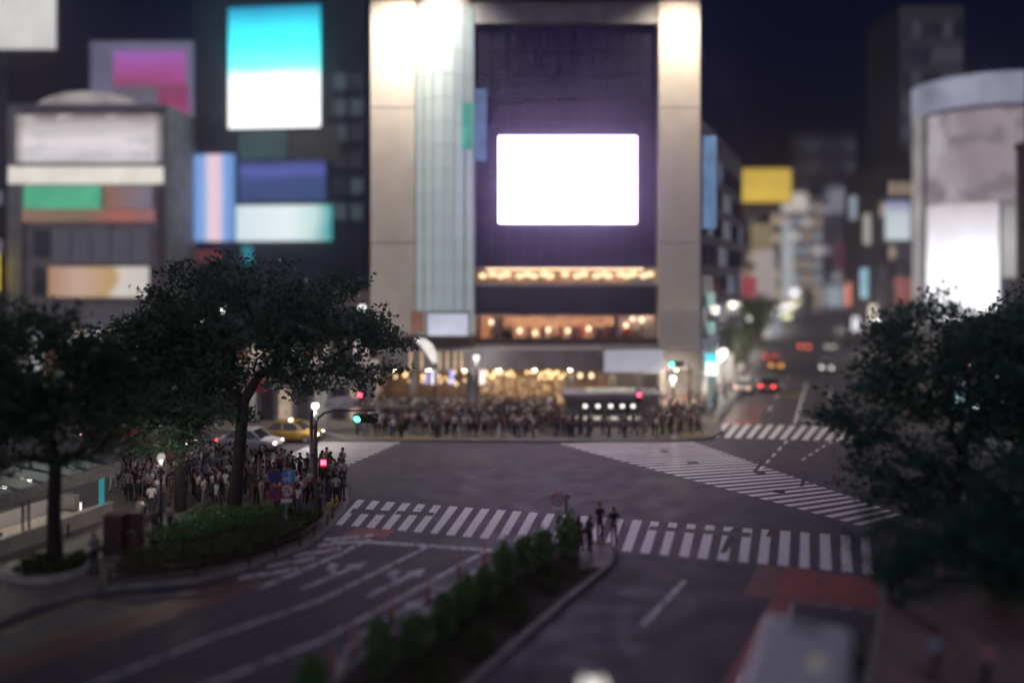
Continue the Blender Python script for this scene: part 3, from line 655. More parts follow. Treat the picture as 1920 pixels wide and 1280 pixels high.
curved('lit_banner', .22, .58, h.lz(600), h.lz(380), screen('white_banner', [(0, (.92, .92, .95)), (.45, (.92, .90, .92)), (.75, (.55, .52, .56)), (1, (.36, .32, .33))], 'Z', 1.7, .35, 2.5))
curved('portrait_banner', .22, .95, h.lz(378), h.lz(205), screen('portrait_banner', [(0, (.36, .33, .36)), (.35, (.22, .18, .20)), (.6, (.26, .22, .24)), (1, (.17, .16, .18))], 'X', 1.2, .7, 2.2, (.17, .145, .155)))
curved('lower_banner', .60, .95, h.lz(520), h.lz(382), screen('lower_banner', [(0, (.32, .31, .30)), (.5, (.42, .40, .39)), (1, (.2, .2, .2))], 'Z', 1.2, .5, 2.0))
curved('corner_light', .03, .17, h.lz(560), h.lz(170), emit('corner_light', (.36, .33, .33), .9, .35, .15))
def block(name, label, px0, px1, pyt, Y, m, nx, nz, wm_, depth=12, seed=1, z0=4):
    B = Bld(name, label, px0, px1, pyt, Y, depth, m)
    B.windows(px0, px1, z0, B.top - 1, nx, nz, wm_, seed=seed); return B
D1 = emit('far_window_dim', (.05, .05, .06), .9, .4); D2 = emit('far_window_warm', (.34, .26, .19), 1.1, .4); D3 = emit('far_window_cool', (.26, .29, .33), 1.1, .4)
block('dark_tower', 'dark tower rising behind the banner tower', 1688, 1805, 20, 125, mat('umber_wall', (.16, .15, .16), .7), 6, 12, [M_GLASS, D1, M_GLASS], seed=2)
block('side_building', 'dim grey building at the right edge behind the trees', 2060, 2300, 60, 84, M_DARKW, 6, 9, [M_GLASS, D1], seed=3)
k1 = block('yellow_sign_building', 'brown avenue building with a yellow rooftop sign', 1378, 1464, 385, 135, M_BROWNW, 4, 6, [D2, M_GLASS, D1], seed=4)
k1.panel('roof_sign', 1388, 1480, 318, 380, emit('yellow_roof_sign', (.68, .46, .07), .95, .2, .1), y=-.2, d=.8, frame=M_BLACK)
k1.panel('red_sign', 1380, 1416, 518, 556, emit('red_avenue_sign', (.30, .04, .05), 1.0, .3), d=.6); k1.panel('pale_sign', 1416, 1452, 470, 556, emit('pale_avenue_sign', (.34, .29, .28), 1.0, .3), d=.5); k1.panel('cream_sign', 1408, 1446, 420, 470, emit('cream_avenue_sign', (.22, .18, .10), 1.0, .3), d=.5)
k2 = block('lit_avenue_building', 'pale floodlit building closing the avenue beside the yellow sign', 1462, 1542, 372, 262, M_PALEW, 4, 7, [D3, D2, emit('far_window_white', (.58, .54, .50), 1.1, .4)], seed=5)
k2.windows(1462, 1542, 1, 9, 4, 2, [D2, MATS['far_window_white']], .85, .8, -.05, 31, 'shop_window')
k1.windows(1378, 1464, .5, 5.5, 5, 1, [D2, MATS['far_window_white'], D3], .85, .8, -.05, 32, 'shop_window')
k2.panel('corner_sign', 1466, 1484, 430, 560, emit('pale_corner_sign', (.42, .45, .46), 1.0, .3), d=.8); k2.panel('roof_light', 1478, 1512, 362, 396, emit('white_roof_light', (.62, .55, .50), 1.0, .3), d=.6)
block('far_block', 'dark block far down the avenue with a flat roof', 1488, 1605, 252, 340, mat('far_wall', (.12, .105, .105), .8), 5, 8, [M_GLASS, D1, M_GLASS], seed=6)
k3 = block('white_top_building', 'far avenue building with a white lamp-lit top floor', 1536, 1625, 352, 300, M_DARKW, 4, 8, [D1, M_GLASS, D3], seed=7)
k3.panel('top_sign', 1552, 1598, 352, 400, emit('grey_top_sign', (.20, .20, .23), 1.0, .3), d=.6); k3.panel('blue_sign', 1546, 1580, 535, 590, emit('pale_blue_sign', (.30, .36, .40), 1.0, .3), d=.6); k3.panel('red_sign', 1560, 1590, 450, 512, emit('dark_red_sign', (.07, .02, .03), 1.0, .3), d=.5)
k4 = block('mid_avenue_building', 'dark building on the right of the avenue with a white hanging screen', 1646, 1716, 322, 120, mat('plum_wall', (.13, .115, .115), .7), 4, 7, [M_GLASS, D1, D2], seed=8)
k4.panel('hanging_screen', 1658, 1700, 378, 450, screen('hanging_screen', [(0, (.55, .62, .64)), (.6, (.50, .56, .60)), (1, (.20, .20, .36))], 'Z', 1.1, .2), d=.8, y=-.3); k4.panel('red_panel', 1676, 1728, 520, 566, emit('brick_red_sign', (.24, .085, .07), 1.0, .3), d=.5)
for i, (yy, zz, hh, cc) in enumerate(((1, 6, 3, (.8, .75, .6)), (4, 11, 5, (.3, .5, .6)), (7, 4, 2.4, (.9, .9, .95)), (10, 9, 4, (.6, .2, .15)), (3, 20, 5, (.35, .33, .30)), (8, 24, 4, (.25, .3, .35)))):
    k4.part('side_sign', MB().box((-k4.hw - .35, yy, zz), (.6, 1.4, hh)), emit('side_sign_%d' % i, cc, 1.1, .3), None)
k4.panel('violet_sign', 1732, 1750, 488, 545, emit('violet_sign', (.22, .18, .28), 1.0, .2), d=.4)
rs1 = Bld('right_shops', 'low row of brightly lit shops behind the right-hand trees', 1780, 2200, 650, 62, 8, M_GREYW)
rng = random.Random(17)
for i in range(15):
    p0 = 1786 + i * 27; c_ = rng.choice(((.9, .92, 1), (1, .8, .55), (.75, .85, 1), (.6, .3, .25), (.5, .8, .9)))
    rs1.panel('shop_window', p0, p0 + 23, 705, 765, emit('right_shop_%d' % i, c_, rng.uniform(.8, 2.4), .5, .8), d=.15, frame=M_METAL)
    if i % 2: rs1.panel('shop_sign', p0 + 2, p0 + 24, 664, 686, emit('right_sign_%d' % i, rng.choice(((.8, .82, 1), (.9, .9, 1), (.9, .5, .3), (.3, .6, .8))), rng.uniform(2.0, 4.5), .3), d=.3)
sb_ = Bld('side_street_building', 'dim building behind the lit right-hand shops', 2030, 2400, 250, 76, 10, M_BROWNW)
sb_.windows(2030, 2400, 8, 24, 8, 5, [M_GLASS, D1, D2], seed=12)
# lights strung along the avenue: projecting shop signs on both sides
rng = random.Random(23); sg = MB().box((0, 0, 0), (1.5, .35, 1.1)); cols = ((.95, .9, .75), (.25, .8, .7), (.95, .95, 1), (.9, .35, .25), (.7, .75, .4), (.95, .7, .6))
for i in range(16):
    side = i % 2; dd = 75 + i * 7.5; x_ = 16.4 + .44 * dd + (-.9 if side == 0 else 16.6); y_ = 61 + dd; z_ = rng.uniform(3.2, 8.0)
    sgo = thing('shop_sign', 'small glowing %s shop sign on the %s side of the avenue, %s from the crossing' % (('cream', 'teal', 'white', 'red', 'olive', 'peach')[i % 6], ('left', 'right')[side], ('first', 'second', 'third', 'fourth', 'fifth', 'sixth', 'seventh', 'eighth')[i // 2]), 'sign', (x_, y_, 0), group='lit shop signs along the avenue')
    part('light_box', MB().box((0, 0, z_), (1.6, .35, rng.uniform(.9, 1.8))), emit('avenue_sign_%d' % i, cols[i % 6], rng.uniform(1.4, 3.2), .3), sgo)
    part('post', MB().tube([(.0, .3, 0), (.0, .3, z_ + .8)], .07, 6), M_METAL, sgo)
# glass shelter with a lit teal poster by the avenue
sx_, sy_ = PX(1318, 66.5), 66.5
ks = thing('glass_shelter', 'tilted glass entrance frame with a teal and white lit poster by the avenue corner', 'shelter', (sx_, sy_, 0), ANG_U)
part('side_frame', MB().tube([(-1.2, -.6, 0), (-1.2, -.6, 4.6)], .07).tube([(3.2, -.6, 0), (3.2, -.6, 6.2)], .09).tube([(-1.2, -.6, 4.6), (3.2, -.6, 6.2)], .09), M_WHITEP, ks)
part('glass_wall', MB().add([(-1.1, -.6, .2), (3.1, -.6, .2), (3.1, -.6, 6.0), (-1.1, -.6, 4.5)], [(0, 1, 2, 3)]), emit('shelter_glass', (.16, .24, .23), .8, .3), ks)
part('lit_poster', MB().box((-1.5, -1.0, 4.4), (.5, 1.0, 1.9)), screen('teal_poster', [(0, (.85, 1, .95)), (.55, (.8, 1, .95)), (.65, (.05, .55, .65)), (1, (.05, .5, .6))], 'Z', 1.6, 0), ks)
# low kiosk with lit ticket windows
KY = 59.0
k = Bld('kiosk', 'low flat-roofed kiosk with lit white windows at the right end of the crowd', 1062, 1236, 736, KY, 3.0, None)
k.part('roof', MB().box((0, 1.5, k.lz(743)), (2 * k.hw + .5, 3.6, .42)), M_GREYW); k.part('wall', MB().box((0, 1.7, 1.2), (2 * k.hw, 2.6, 2.4)), M_GREYW)
k.part('base', MB().box((0, .2, .35), (2 * k.hw + .3, .6, .7)), M_GREYW)
for i, px in enumerate((1098, 1122, 1146, 1168, 1188)):
    w = k.panel('window', px - 9, px + 9, 752, 778, mat('kiosk_dark', (.05, .045, .045), .4), y=.38, d=.06, frame=M_METAL)
    ob('lit_notice', MB().box((0, -.08, .12), (.34, .04, .30)).mesh('lit_notice', emit('kiosk_notice', (.95, .95, .86), 1.7)), w)
k.panel('light_strip', 1080, 1200, 780, 786, emit('kiosk_strip', (.62, .60, .48), 1.0, .2), y=-.12, d=.05)
k.panel('light_strip', 1100, 1190, 728, 736, emit('kiosk_top_strip', (.42, .38, .30), 1.0, .3), y=.6, d=.05)

# ================================================================== VEGETATION
M_BARK = mat('bark', (.024, .019, .017), .9, var=.4, scale=5, bump=.6)
M_LEAF = leafmat('tree_leaf', (.030, .086, .054))
M_LEAFR = leafmat('right_tree_leaf', (.024, .080, .060))
M_HEDGE = leafmat('hedge_leaf', (.060, .075, .028))
M_BUSH = leafmat('bush_leaf', (.065, .16, .055))
M_MED = leafmat('median_leaf', (.09, .195, .07))
M_STREETLEAF = leafmat('avenue_leaf', (.12, .20, .04))
def leaf_mesh(name, pts, size, m, rs, flat=.6):
    """many leaf-sized bent diamonds at the given points"""
    n = len(pts); ax = rs.normal(size=(n, 3)); ax[:, 2] *= flat; ax[:, 2] -= .15; ax /= np.linalg.norm(ax, axis=1)[:, None]
    t = rs.normal(size=(n, 3)); t[:, 2] *= .35; sd_ = np.cross(ax, t); sd_ /= (np.linalg.norm(sd_, axis=1)[:, None] + 1e-9)
    L = size * rs.uniform(.6, 1.35, n)[:, None]; nrm = np.cross(ax, sd_)
    v = np.empty((n, 4, 3)); v[:, 0] = pts - ax * L * .5; v[:, 2] = pts + ax * L * .5
    v[:, 1] = pts + sd_ * L * .27 + nrm * L * .08; v[:, 3] = pts - sd_ * L * .27 + nrm * L * .08
    me = bpy.data.meshes.new(name); me.vertices.add(4 * n); me.vertices.foreach_set('co', v.ravel())
    me.loops.add(4 * n); me.loops.foreach_set('vertex_index', np.arange(4 * n)); me.polygons.add(n)
    me.polygons.foreach_set('loop_start', np.arange(0, 4 * n, 4)); me.materials.append(m); me.update(calc_edges=True); return me
def tree(name, label, base, trunk_h, r0, lobes, nclump, nleaf, size, m=None, seed=1, spread=.5, lean=(0, 0), group=None):
    rs = np.random.RandomState(seed); o = thing(name, label, 'tree', (base[0], base[1], .1), group=group)
    vol = np.array([l[3] * l[4] * l[5] for l in lobes]); cs = []
    while len(cs) < nclump:
        l = lobes[rs.choice(len(lobes), p=vol / vol.sum())]; q_ = rs.normal(size=3); q_ /= np.linalg.norm(q_); rr = rs.uniform(.25, 1) ** .45
        cs.append(np.array(l[:3]) + q_ * rr * np.array(l[3:]))
    top = np.array((lean[0], lean[1], trunk_h)); nodes = [np.array((0, 0, -.1)), top * .5 + rs.normal(size=3) * .05, top]; par = [-1, 0, 1]
    for c_ in sorted(cs, key=lambda p: np.linalg.norm(p - top)):
        A = np.array(nodes[2:]); dtop = np.linalg.norm(A - top, axis=1); dd = np.linalg.norm(A - c_, axis=1) + .35 * dtop
        j = int(np.argmin(dd)) + 2; a_ = nodes[j]; dist = np.linalg.norm(c_ - a_)
        if dist > 1.2:
            mid = a_ + (c_ - a_) * .5 + rs.normal(size=3) * .12 * dist + np.array((0, 0, .06 * dist)); nodes.append(mid); par.append(j); j = len(nodes) - 1
        nodes.append(c_); par.append(j)
    cnt = np.ones(len(nodes))
    for i in range(len(nodes) - 1, 0, -1): cnt[par[i]] += cnt[i]
    rad = np.clip(r0 * (cnt / cnt[2]) ** .46, .018, r0); rad[0] = r0 * 1.35; rad[1] = r0 * 1.08
    mb = MB()
    for i in range(1, len(nodes)):
        j = par[i]; rj = rad[j] if j <= 2 else min(rad[j], rad[i] * 1.5)
        mb.tube([nodes[j], nodes[i]], [rj, rad[i]], 8 if rad[i] > .08 else 5, cap=False)
    part('trunk', mb, M_BARK, o, True)
    P = []
    for c_ in cs:
        k = int(nleaf * rs.uniform(.5, 1.5)); dirv = c_ - top; dirv = dirv / (np.linalg.norm(dirv) + 1e-6)
        g_ = np.clip(rs.normal(size=(k, 3)), -1.5, 1.5) * np.array((spread, spread, spread * .5)); g_ += dirv * np.clip(rs.normal(size=(k, 1)), -1.4, 1.2) * spread * .8
        P.append(c_ + g_)
    P = np.concatenate(P); P = P[P[:, 2] > .3]
    ob('crown', leaf_mesh('crown', P, size, m or M_LEAF, rs), o); return o
# crowns as lobes (x, y, z, rx, ry, rz) from the foot of the trunk
b1 = G(104, 1072)
tree('plaza_tree', 'dark leafy tree in the kerbed planter at the left, beside the station entrance', b1, 4.4, .24,
     [(-.6, 0, 8.2, 3.0, 2.8, 2.6), (1.4, .3, 7.4, 2.0, 2.2, 2.2), (-2.4, 0, 6.4, 1.8, 2.0, 1.6), (1.6, 0, 5.4, 1.5, 1.4, .9), (-2.2, .5, 5.0, 1.8, 1.6, 1.0)], 255, 52, .25, seed=11, spread=.40)
b2 = G(338, 962)
tree('plaza_tree', 'middle plaza tree with a leaning trunk among the waiting people', b2, 3.6, .24,
     [(-.4, 0, 6.6, 3.4, 2.8, 2.6), (-2.4, -.4, 7.8, 2.4, 2.4, 2.2), (2.0, 0, 5.6, 1.8, 1.6, 1.4), (-.6, 0, 9.2, 2.2, 2.2, 1.6), (-1.4, .3, 4.3, 3.2, 2.0, 1.4)], 270, 52, .26, seed=12, spread=.42)
b3 = G(438, 962)
tree('plaza_tree', 'largest plaza tree with a broad dark crown over the taxi', b3, 5.6, .30,
     [(.3, 0, 10.0, 4.6, 3.6, 3.0), (4.6, .2, 9.2, 3.4, 2.8, 3.0), (6.6, .2, 8.0, 2.4, 2.0, 2.0), (-2.6, 0, 8.8, 2.4, 2.6, 2.2), (4.4, 0, 7.0, 2.6, 1.8, 1.3)], 330, 54, .27, seed=13, spread=.42, lean=(.5, 0))
b4 = (18.4, 30.8)
tree('pavement_tree', 'big dark tree with layered leaf sprays at the right corner of the crossing', b4, 3.6, .28,
     [(-.2, 0, 8.2, 3.6, 3.0, 3.0), (-3.4, 0, 6.3, 1.9, 2.0, 1.5), (3.2, 0, 8.2, 3.0, 2.8, 3.0), (-2.6, 0, 3.9, 2.0, 2.0, 1.7), (2.2, 0, 4.4, 2.8, 2.4, 2.2), (-.4, 0, 2.7, 2.2, 1.6, 1.2)], 430, 46, .26, M_LEAFR, seed=14, spread=.36)
tree('pavement_tree', 'second dark tree at the right edge behind the layered one', (26.5, 35.5), 3.8, .28,
     [(0, 0, 8.6, 3.8, 3.4, 3.6), (-3.2, 0, 8.4, 2.4, 2.2, 2.6), (0, 0, 5.2, 3.2, 3.0, 2.2)], 300, 48, .27, M_LEAFR, seed=15, spread=.4)
tree('pavement_tree', 'nearer low-branched tree at the lower right edge over the pavement', (16.9, 23.2), 2.4, .2,
     [(-1.9, .3, 3.5, 2.0, 1.6, 1.1), (.2, 0, 4.6, 2.2, 2.0, 1.6), (-3.4, .6, 3.0, 1.0, 1.0, .7), (-.8, 0, 2.4, 1.6, 1.2, .7), (-4.7, .8, 3.3, 1.2, 1.0, 1.1), (-4.0, .5, 2.3, 1.1, 1.0, .8)], 270, 46, .2, M_LEAFR, seed=16, spread=.34)
for i, (px, Y, hgt, lab) in enumerate(((1378, 84, 6.3, 'small lit green tree at the avenue corner behind the shelter'), (1402, 100, 9.5, 'dark green avenue tree behind the small lit tree'), (1428, 130, 9.0, 'third green tree on the left side of the avenue'), (1512, 200, 9, 'distant dark tree at the end of the avenue'))):
    s_ = hgt / 7.0
    tree('avenue_tree', lab, (PX(px, Y), Y), 2.2 * s_, .14, [(0, 0, 4.6 * s_, 1.7 * s_, 1.7 * s_, 2.3 * s_)], 70, 42, .34, M_STREETLEAF if i < 1 else M_MED, seed=30 + i, group='avenue trees')

def bush(name, label, c, r, n, m, size, cat='shrub', group=None, seed=1, stems=True):
    rs = np.random.RandomState(seed); o = thing(name, label, cat, (c[0], c[1], .14), group=group)
    q_ = rs.normal(size=(n, 3)); q_ /= np.linalg.norm(q_, axis=1)[:, None]; rr = rs.uniform(.2, 1.0, (n, 1)) ** .4
    lump = 1 + .22 * np.sin(q_[:, :1] * 5 + seed) * np.cos(q_[:, 2:] * 6 + seed * 2) + rs.normal(size=(n, 1)) * .07
    P = q_ * rr * lump * np.array(r); P[:, 2] = P[:, 2] + r[2] * .92; P = P[P[:, 2] > .02]
    ob('foliage', leaf_mesh('foliage', P, size, m, rs, .9), o)
    if stems:
        mb = MB()
        for k in range(5):
            a_ = k * 1.26 + seed; mb.tube([(0, 0, -.05), (math.cos(a_) * r[0] * .3, math.sin(a_) * r[1] * .3, r[2] * .8), (math.cos(a_) * r[0] * .5, math.sin(a_) * r[1] * .5, r[2] * 1.4)], [.03, .02, .008], 5)
        part('stems', mb, M_BARK, o)
    return o
# upright shrubs on the traffic island, from the tip toward the viewer
words = ('nearest the waiting four', 'second from the crossing', 'third from the crossing', 'fourth from the crossing', 'fifth from the crossing', 'sixth from the crossing', 'seventh from the crossing', 'eighth from the crossing', 'ninth from the crossing', 'nearest the viewer')
for i, (px, py, h_, w_) in enumerate(((1062, 1044, 1.85, .52), (1020, 1062, 1.55, .46), (985, 1080, 1.6, .48), (946, 1108, 1.85, .46), (908, 1136, 1.45, .44), (872, 1168, 1.65, .46), (834, 1204, 1.8, .42), (778, 1240, 1.45, .46), (712, 1272, 1.8, .46), (585, 1345, 1.6, .46))):
    bush('island_shrub', 'upright green shrub on the traffic island, ' + words[i], G(px, py), (w_, w_, h_ / 2), 1150, M_MED, .15, group='shrubs on the traffic island', seed=40 + i)
for i, (px, py) in enumerate(((1030, 1098), (965, 1155), (900, 1215), (820, 1280))):
    bush('low_shrub', 'low dark shrub by the island kerb, %s from the crossing' % ('first', 'second', 'third', 'fourth')[i], G(px, py), (.5, 1.1, .20), 600, M_HEDGE, .12, group='low shrubs on the island', seed=60 + i, stems=False)
# azalea mounds and clipped hedge by the plaza kerb
for i, (px, py, w_, h_, lab) in enumerate(((330, 1018, 1.5, .38, 'leftmost'), (375, 1008, 1.6, .45, 'second from the left'), (420, 998, 1.6, .42, 'third from the left'), (455, 986, 1.4, .40, 'fourth from the left'), (400, 985, 1.5, .38, 'rear, by the tree trunk'), (500, 980, 1.4, .36, 'rightmost'))):
    bush('azalea_mound', 'rounded green azalea mound in the plaza bed, ' + lab, G(px, py), (w_, 1.0, h_), 1900, M_BUSH, .11, group='azalea mounds in the plaza bed', seed=70 + i, stems=False)
hedge_line = [Vector(G(*p)) for p in ((215, 1092), (300, 1084), (367, 1077), (467, 1054), (560, 1020), (608, 985))]
rs = np.random.RandomState(5); P = []
seg = [(a_, b_, (b_ - a_).length) for a_, b_ in zip(hedge_line[:-1], hedge_line[1:])]; tot = sum(s_[2] for s_ in seg)
for a_, b_, L in seg:
    n = int(15000 * L / tot); t = rs.uniform(0, 1, n); w = rs.uniform(0, 1, n); nn = Vector((-(b_ - a_).y, (b_ - a_).x)).normalized()
    if nn.y < 0: nn = -nn
    z = rs.uniform(0, 1, n) ** .5 * .62 + rs.normal(size=n) * .03 + .05 * np.sin(t * 9)
    P.append(np.stack([a_.x + (b_.x - a_.x) * t + nn.x * (w * 1.9), a_.y + (b_.y - a_.y) * t + nn.y * (w * 1.9), z + .1], 1))
hd = thing('hedge', 'long clipped hedge behind the dark rail along the plaza kerb', 'hedge', (hedge_line[0].x, hedge_line[0].y, 0))
ob('foliage', leaf_mesh('foliage', np.concatenate(P) - np.array((hedge_line[0].x, hedge_line[0].y, 0)), .13, M_HEDGE, rs, .9), hd)
# soil beds
struct(ob('planting_bed', MB().prism([G(*p) for p in ((285, 1024), (320, 1028), (345, 1035), (420, 1020), (520, 998), (570, 975), (520, 962), (430, 966), (360, 978))], .1, .17).mesh('planting_bed', M_SOIL)))
# oval planter for the front tree
pl = thing('tree_planter', 'curved stone-kerbed planter at the foot of the front left tree', 'planter', (b1[0], b1[1], 0))
oval = [(1.35 * math.cos(t) - .1, .95 * math.sin(t) - .25) for t in [k * math.pi / 14 for k in range(28)]]
part('stone_kerb', MB().wall([(x * 1.12, y * 1.12) for x, y in oval + oval[:1]], .3, .1, .36), mat('planter_stone', (.34, .33, .30), .7, var=.25, scale=4), pl)
part('soil', MB().prism(oval, .12, .30), M_SOIL, pl)
for i, (dx_, dy_) in enumerate(((-.75, -.2), (.1, -.75), (.85, .1), (-.35, .35), (.6, -.55))):
    bush('planter_shrub', 'small dark shrub in the oval planter, %s' % ('left end', 'front centre', 'right end', 'behind the trunk', 'front right')[i], (b1[0] + dx_, b1[1] + dy_), (.48, .42, .36), 520, M_HEDGE, .12, group='shrubs in the oval planter', seed=80 + i, stems=False)
bush('planter_shrub', 'yellow-lit shrub under the right pavement tree', (18.1, 27.3), (.9, .8, .8), 1200, leafmat('yellow_lit_leaf', (.16, .17, .03)), .15, seed=90)  # yellow light on this shrub is put into the leaf colour

# ================================================================== STREET FURNITURE
M_POLE = mat('pole_paint', (.11, .095, .10), .5, .2, scale=4)
M_BROWNPOLE = mat('brown_pole', (.075, .055, .05), .55, .2, scale=4)
E_RED = emit('signal_red', (1.0, .03, .06), 14.0); E_GREEN = emit('signal_green', (.05, 1.0, .62), 12.0); OFF = mat('lens_off', (.03, .03, .03), .3)
def car_signal(label, loc, px_face, which, pole_h, arm, rz=0.0, pole=True):
    o = thing('traffic_light', label, 'traffic light', loc, rz)
    if pole: part('pole', MB().tube([(0, 0, 0), (0, 0, pole_h * .6), (0, 0, pole_h)], [.11, .09, .07], 10), M_POLE, o, True)
    if pole: part('arm', MB().tube([(0, 0, pole_h - .35), (arm * .5, -.05, pole_h - .1), (arm, -.1, pole_h - .1)], .045, 8), M_POLE, o, True)
    hs = part('housing', MB().box((arm, -.16, pole_h - .1), (1.25, .2, .45)), M_BLACK, o); bevel(hs, .08)
    for i in range(3):
        x = arm - .4 + .4 * i; on = (which == 'green' and i == 0) or (which == 'red' and i == 2)
        l = part('lens', MB().disc((x, -.28, pole_h - .1), .155, .04), (E_GREEN if which == 'green' else E_RED) if on else OFF, o)
        v = MB(); n = 12; pts = []
        for k in range(n + 1):
            t = math.pi * k / n; pts.append((x + .175 * math.cos(t), .175 * math.sin(t)))
        for (xa_, za_), (xb_, zb_) in zip(pts[:-1], pts[1:]): v.add([(xa_, -.26, pole_h - .1 + za_), (xb_, -.26, pole_h - .1 + zb_), (xb_, -.52, pole_h - .1 + zb_), (xa_, -.52, pole_h - .1 + za_)], [(0, 1, 2, 3)])
        ob('visor', v.mesh('visor', M_BLACK), l)
    return o
def walk_signal(label, loc, which, pole_h, off=(.0, 0), rz=0.0, pole=True):
    o = thing('pedestrian_signal', label, 'pedestrian signal', loc, rz)
    if pole: part('pole', MB().tube([(0, 0, 0), (0, 0, pole_h + .5)], .07, 8), M_POLE, o, True)
    part('bracket', MB().tube([(0, 0, pole_h + .2), (off[0], -.1, pole_h + .2)], .035, 6), M_POLE, o)
    hs = part('housing', MB().box((off[0], -.2, pole_h), (.36, .24, .82)), M_BLACK, o); bevel(hs, .04)
    for i, z in enumerate((.19, -.19)):
        on = (which == 'red') == (i == 0)
        l = part('lens', MB().box((off[0], -.335, pole_h + z), (.25, .03, .27)), (E_RED if i == 0 else E_GREEN) if on else OFF, o)
        ob('visor', MB().box((off[0], -.42, pole_h + z + .17), (.34, .22, .03)).mesh('visor', M_BLACK), l)
    return o
def zat(py, Y): return PZ(py, Y)
# far side
walk_signal('red pedestrian signal above the far left crosswalk end', (PX(677, 57.5), 57.5, .1), 'red', zat(738, 57.5) - .3, (.0, 0))
car_signal('green traffic light by the avenue corner beside the grey block', (PX(1292, 60), 60, .1), 0, 'green', zat(683, 60) + .05, -1.1)
walk_signal('red pedestrian signal in front of the low kiosk', (PX(1197, 56), 56, .1), 'red', zat(738, 56) - .3)
# plaza corner pole with curved arm and red walk signal
cx_, cy_ = G(592, 968)
o = thing('signal_pole', 'tall dark corner pole with a curved arm at the plaza kerb', 'pole', (cx_, cy_, .1))
part('pole', MB().tube([(0, 0, 0), (0, 0, 2.5), (0, 0, 4.5), (.12, .02, 4.85), (.45, .03, 5.10), (.95, .04, 5.2), (3.0, .05, 5.22)], [.11, .10, .085, .07, .055, .05, .035], 10), M_BROWNPOLE, o, True)
part('sign_tube', MB().tube([(-.22, 0, 2.3), (-.22, 0, 5.2)], .09, 10), M_METAL, o, True)
part('clamp', MB().box((-.1, 0, 3.0), (.4, .16, .1)).box((-.1, 0, 4.4), (.4, .16, .1)), M_BLACK, o)
sg_z = PZ(783, cy_) - .1
car_signal('green traffic light hanging from the curved arm over the plaza corner', (cx_, cy_, .1), 0, 'green', sg_z + .1, PX(687, cy_) - cx_, pole=False)
bpy.data.objects['signal_pole'].children[0].name = 'pole'; part('hanger', MB().tube([(PX(687, cy_) - cx_, .0, sg_z + .2), (PX(687, cy_) - cx_, .03, 5.22)], .03, 6), M_BLACK, o)
walk_signal('red pedestrian signal hanging on the plaza corner pole', (cx_ + .1, cy_ - .05, .1), 'red', zat(863, cy_) - .28, (.38, 0), pole=False)
# street lamps with glass globes
def globe_lamp(label, loc, hgt, r=.24, e=60, col=(1, .93, .85), s_=3.2, arm=None):
    o = thing('street_lamp', label, 'street lamp', loc, group='globe street lamps')
    part('post', MB().tube([(0, 0, 0), (0, 0, .5), (0, 0, hgt - r)], [.11, .07, .05], 10), M_BROWNPOLE, o, True)
    part('collar', MB().tube([(0, 0, hgt - r - .12), (0, 0, hgt - r + .05)], [.06, .13], 10), M_BLACK, o, True)
    gl = part('globe', MB().ball((0, 0, hgt), r, 16, 10), emit('globe_%g' % s_, (1, .95, .9), s_), o, True)
    part('cap', MB().ball((0, 0, hgt + r * .9), (r * .55, r * .55, r * .25), 12, 6), M_BLACK, o, True)
    if e: lamp(o, (0, -.0, hgt - r - .35), e, col, .2)
    return o
globe_lamp('lit globe street lamp beside the taxi, behind the tall dark corner pole', (PX(591, 52.5), 52.5, .1), zat(763, 52.5), .25, 420)
globe_lamp('lit globe lamp on the right of the big screen building by the grey block', (PX(1262, 63), 63, .1), zat(711, 63), .26, 900, (1, .82, .6))
globe_lamp('lit globe lamp on the avenue pavement, nearer of two', (PX(1357, 76), 76, .1), zat(661, 76), .34, 1000)
globe_lamp('smaller lit globe lamp on the avenue pavement, farther of two', (PX(1394, 88), 88, .1), zat(644, 88), .30, 1000)
globe_lamp('lit globe lamp above the small lit avenue tree', (PX(1362, 92), 92, .1), zat(590, 92) , .36, 110)
globe_lamp('white globe lamp on top of the round column before the shops', (PX(893, 61.5), 61.5, .1), zat(672, 61.5), .27, 260, s_=1.6)
globe_lamp('bright globe lamp seen through the middle of the largest plaza tree', (PX(375, 60), 60, .1), zat(606, 60), .36, 150, s_=3.5)
globe_lamp('pair-mate globe lamp seen higher through the largest plaza tree', (PX(415, 60), 60, .1), zat(580, 60), .36, 150, s_=2.2)
globe_lamp('greenish lit globe lamp seen at the right of the largest plaza tree crown', (PX(679, 62), 62, .1), zat(580, 62), .34, 90, s_=1.6)
globe_lamp('globe lamp at the bottom edge, on the road side of the island', (PX(1112, 15.5), 15.5, 0), zat(1291, 15.5), .27, 0, s_=1.3)
for i, dd in enumerate((52, 70, 92, 118)):
    globe_lamp('globe lamp on the right pavement of the avenue, %s from the crossing' % ('first', 'second', 'third', 'fourth')[i], (16.4 + .44 * dd + 16.4, 61 + dd, .1), 5.2, .3, 1300, s_=4)
    globe_lamp('globe lamp on the left pavement of the avenue beyond the trees, %s from the crossing' % ('first', 'second', 'third', 'fourth')[i], (16.4 + .44 * dd + 3.4 - 4.6, 61 + dd + 6, .1), 5.2, .3, 1300, s_=4)
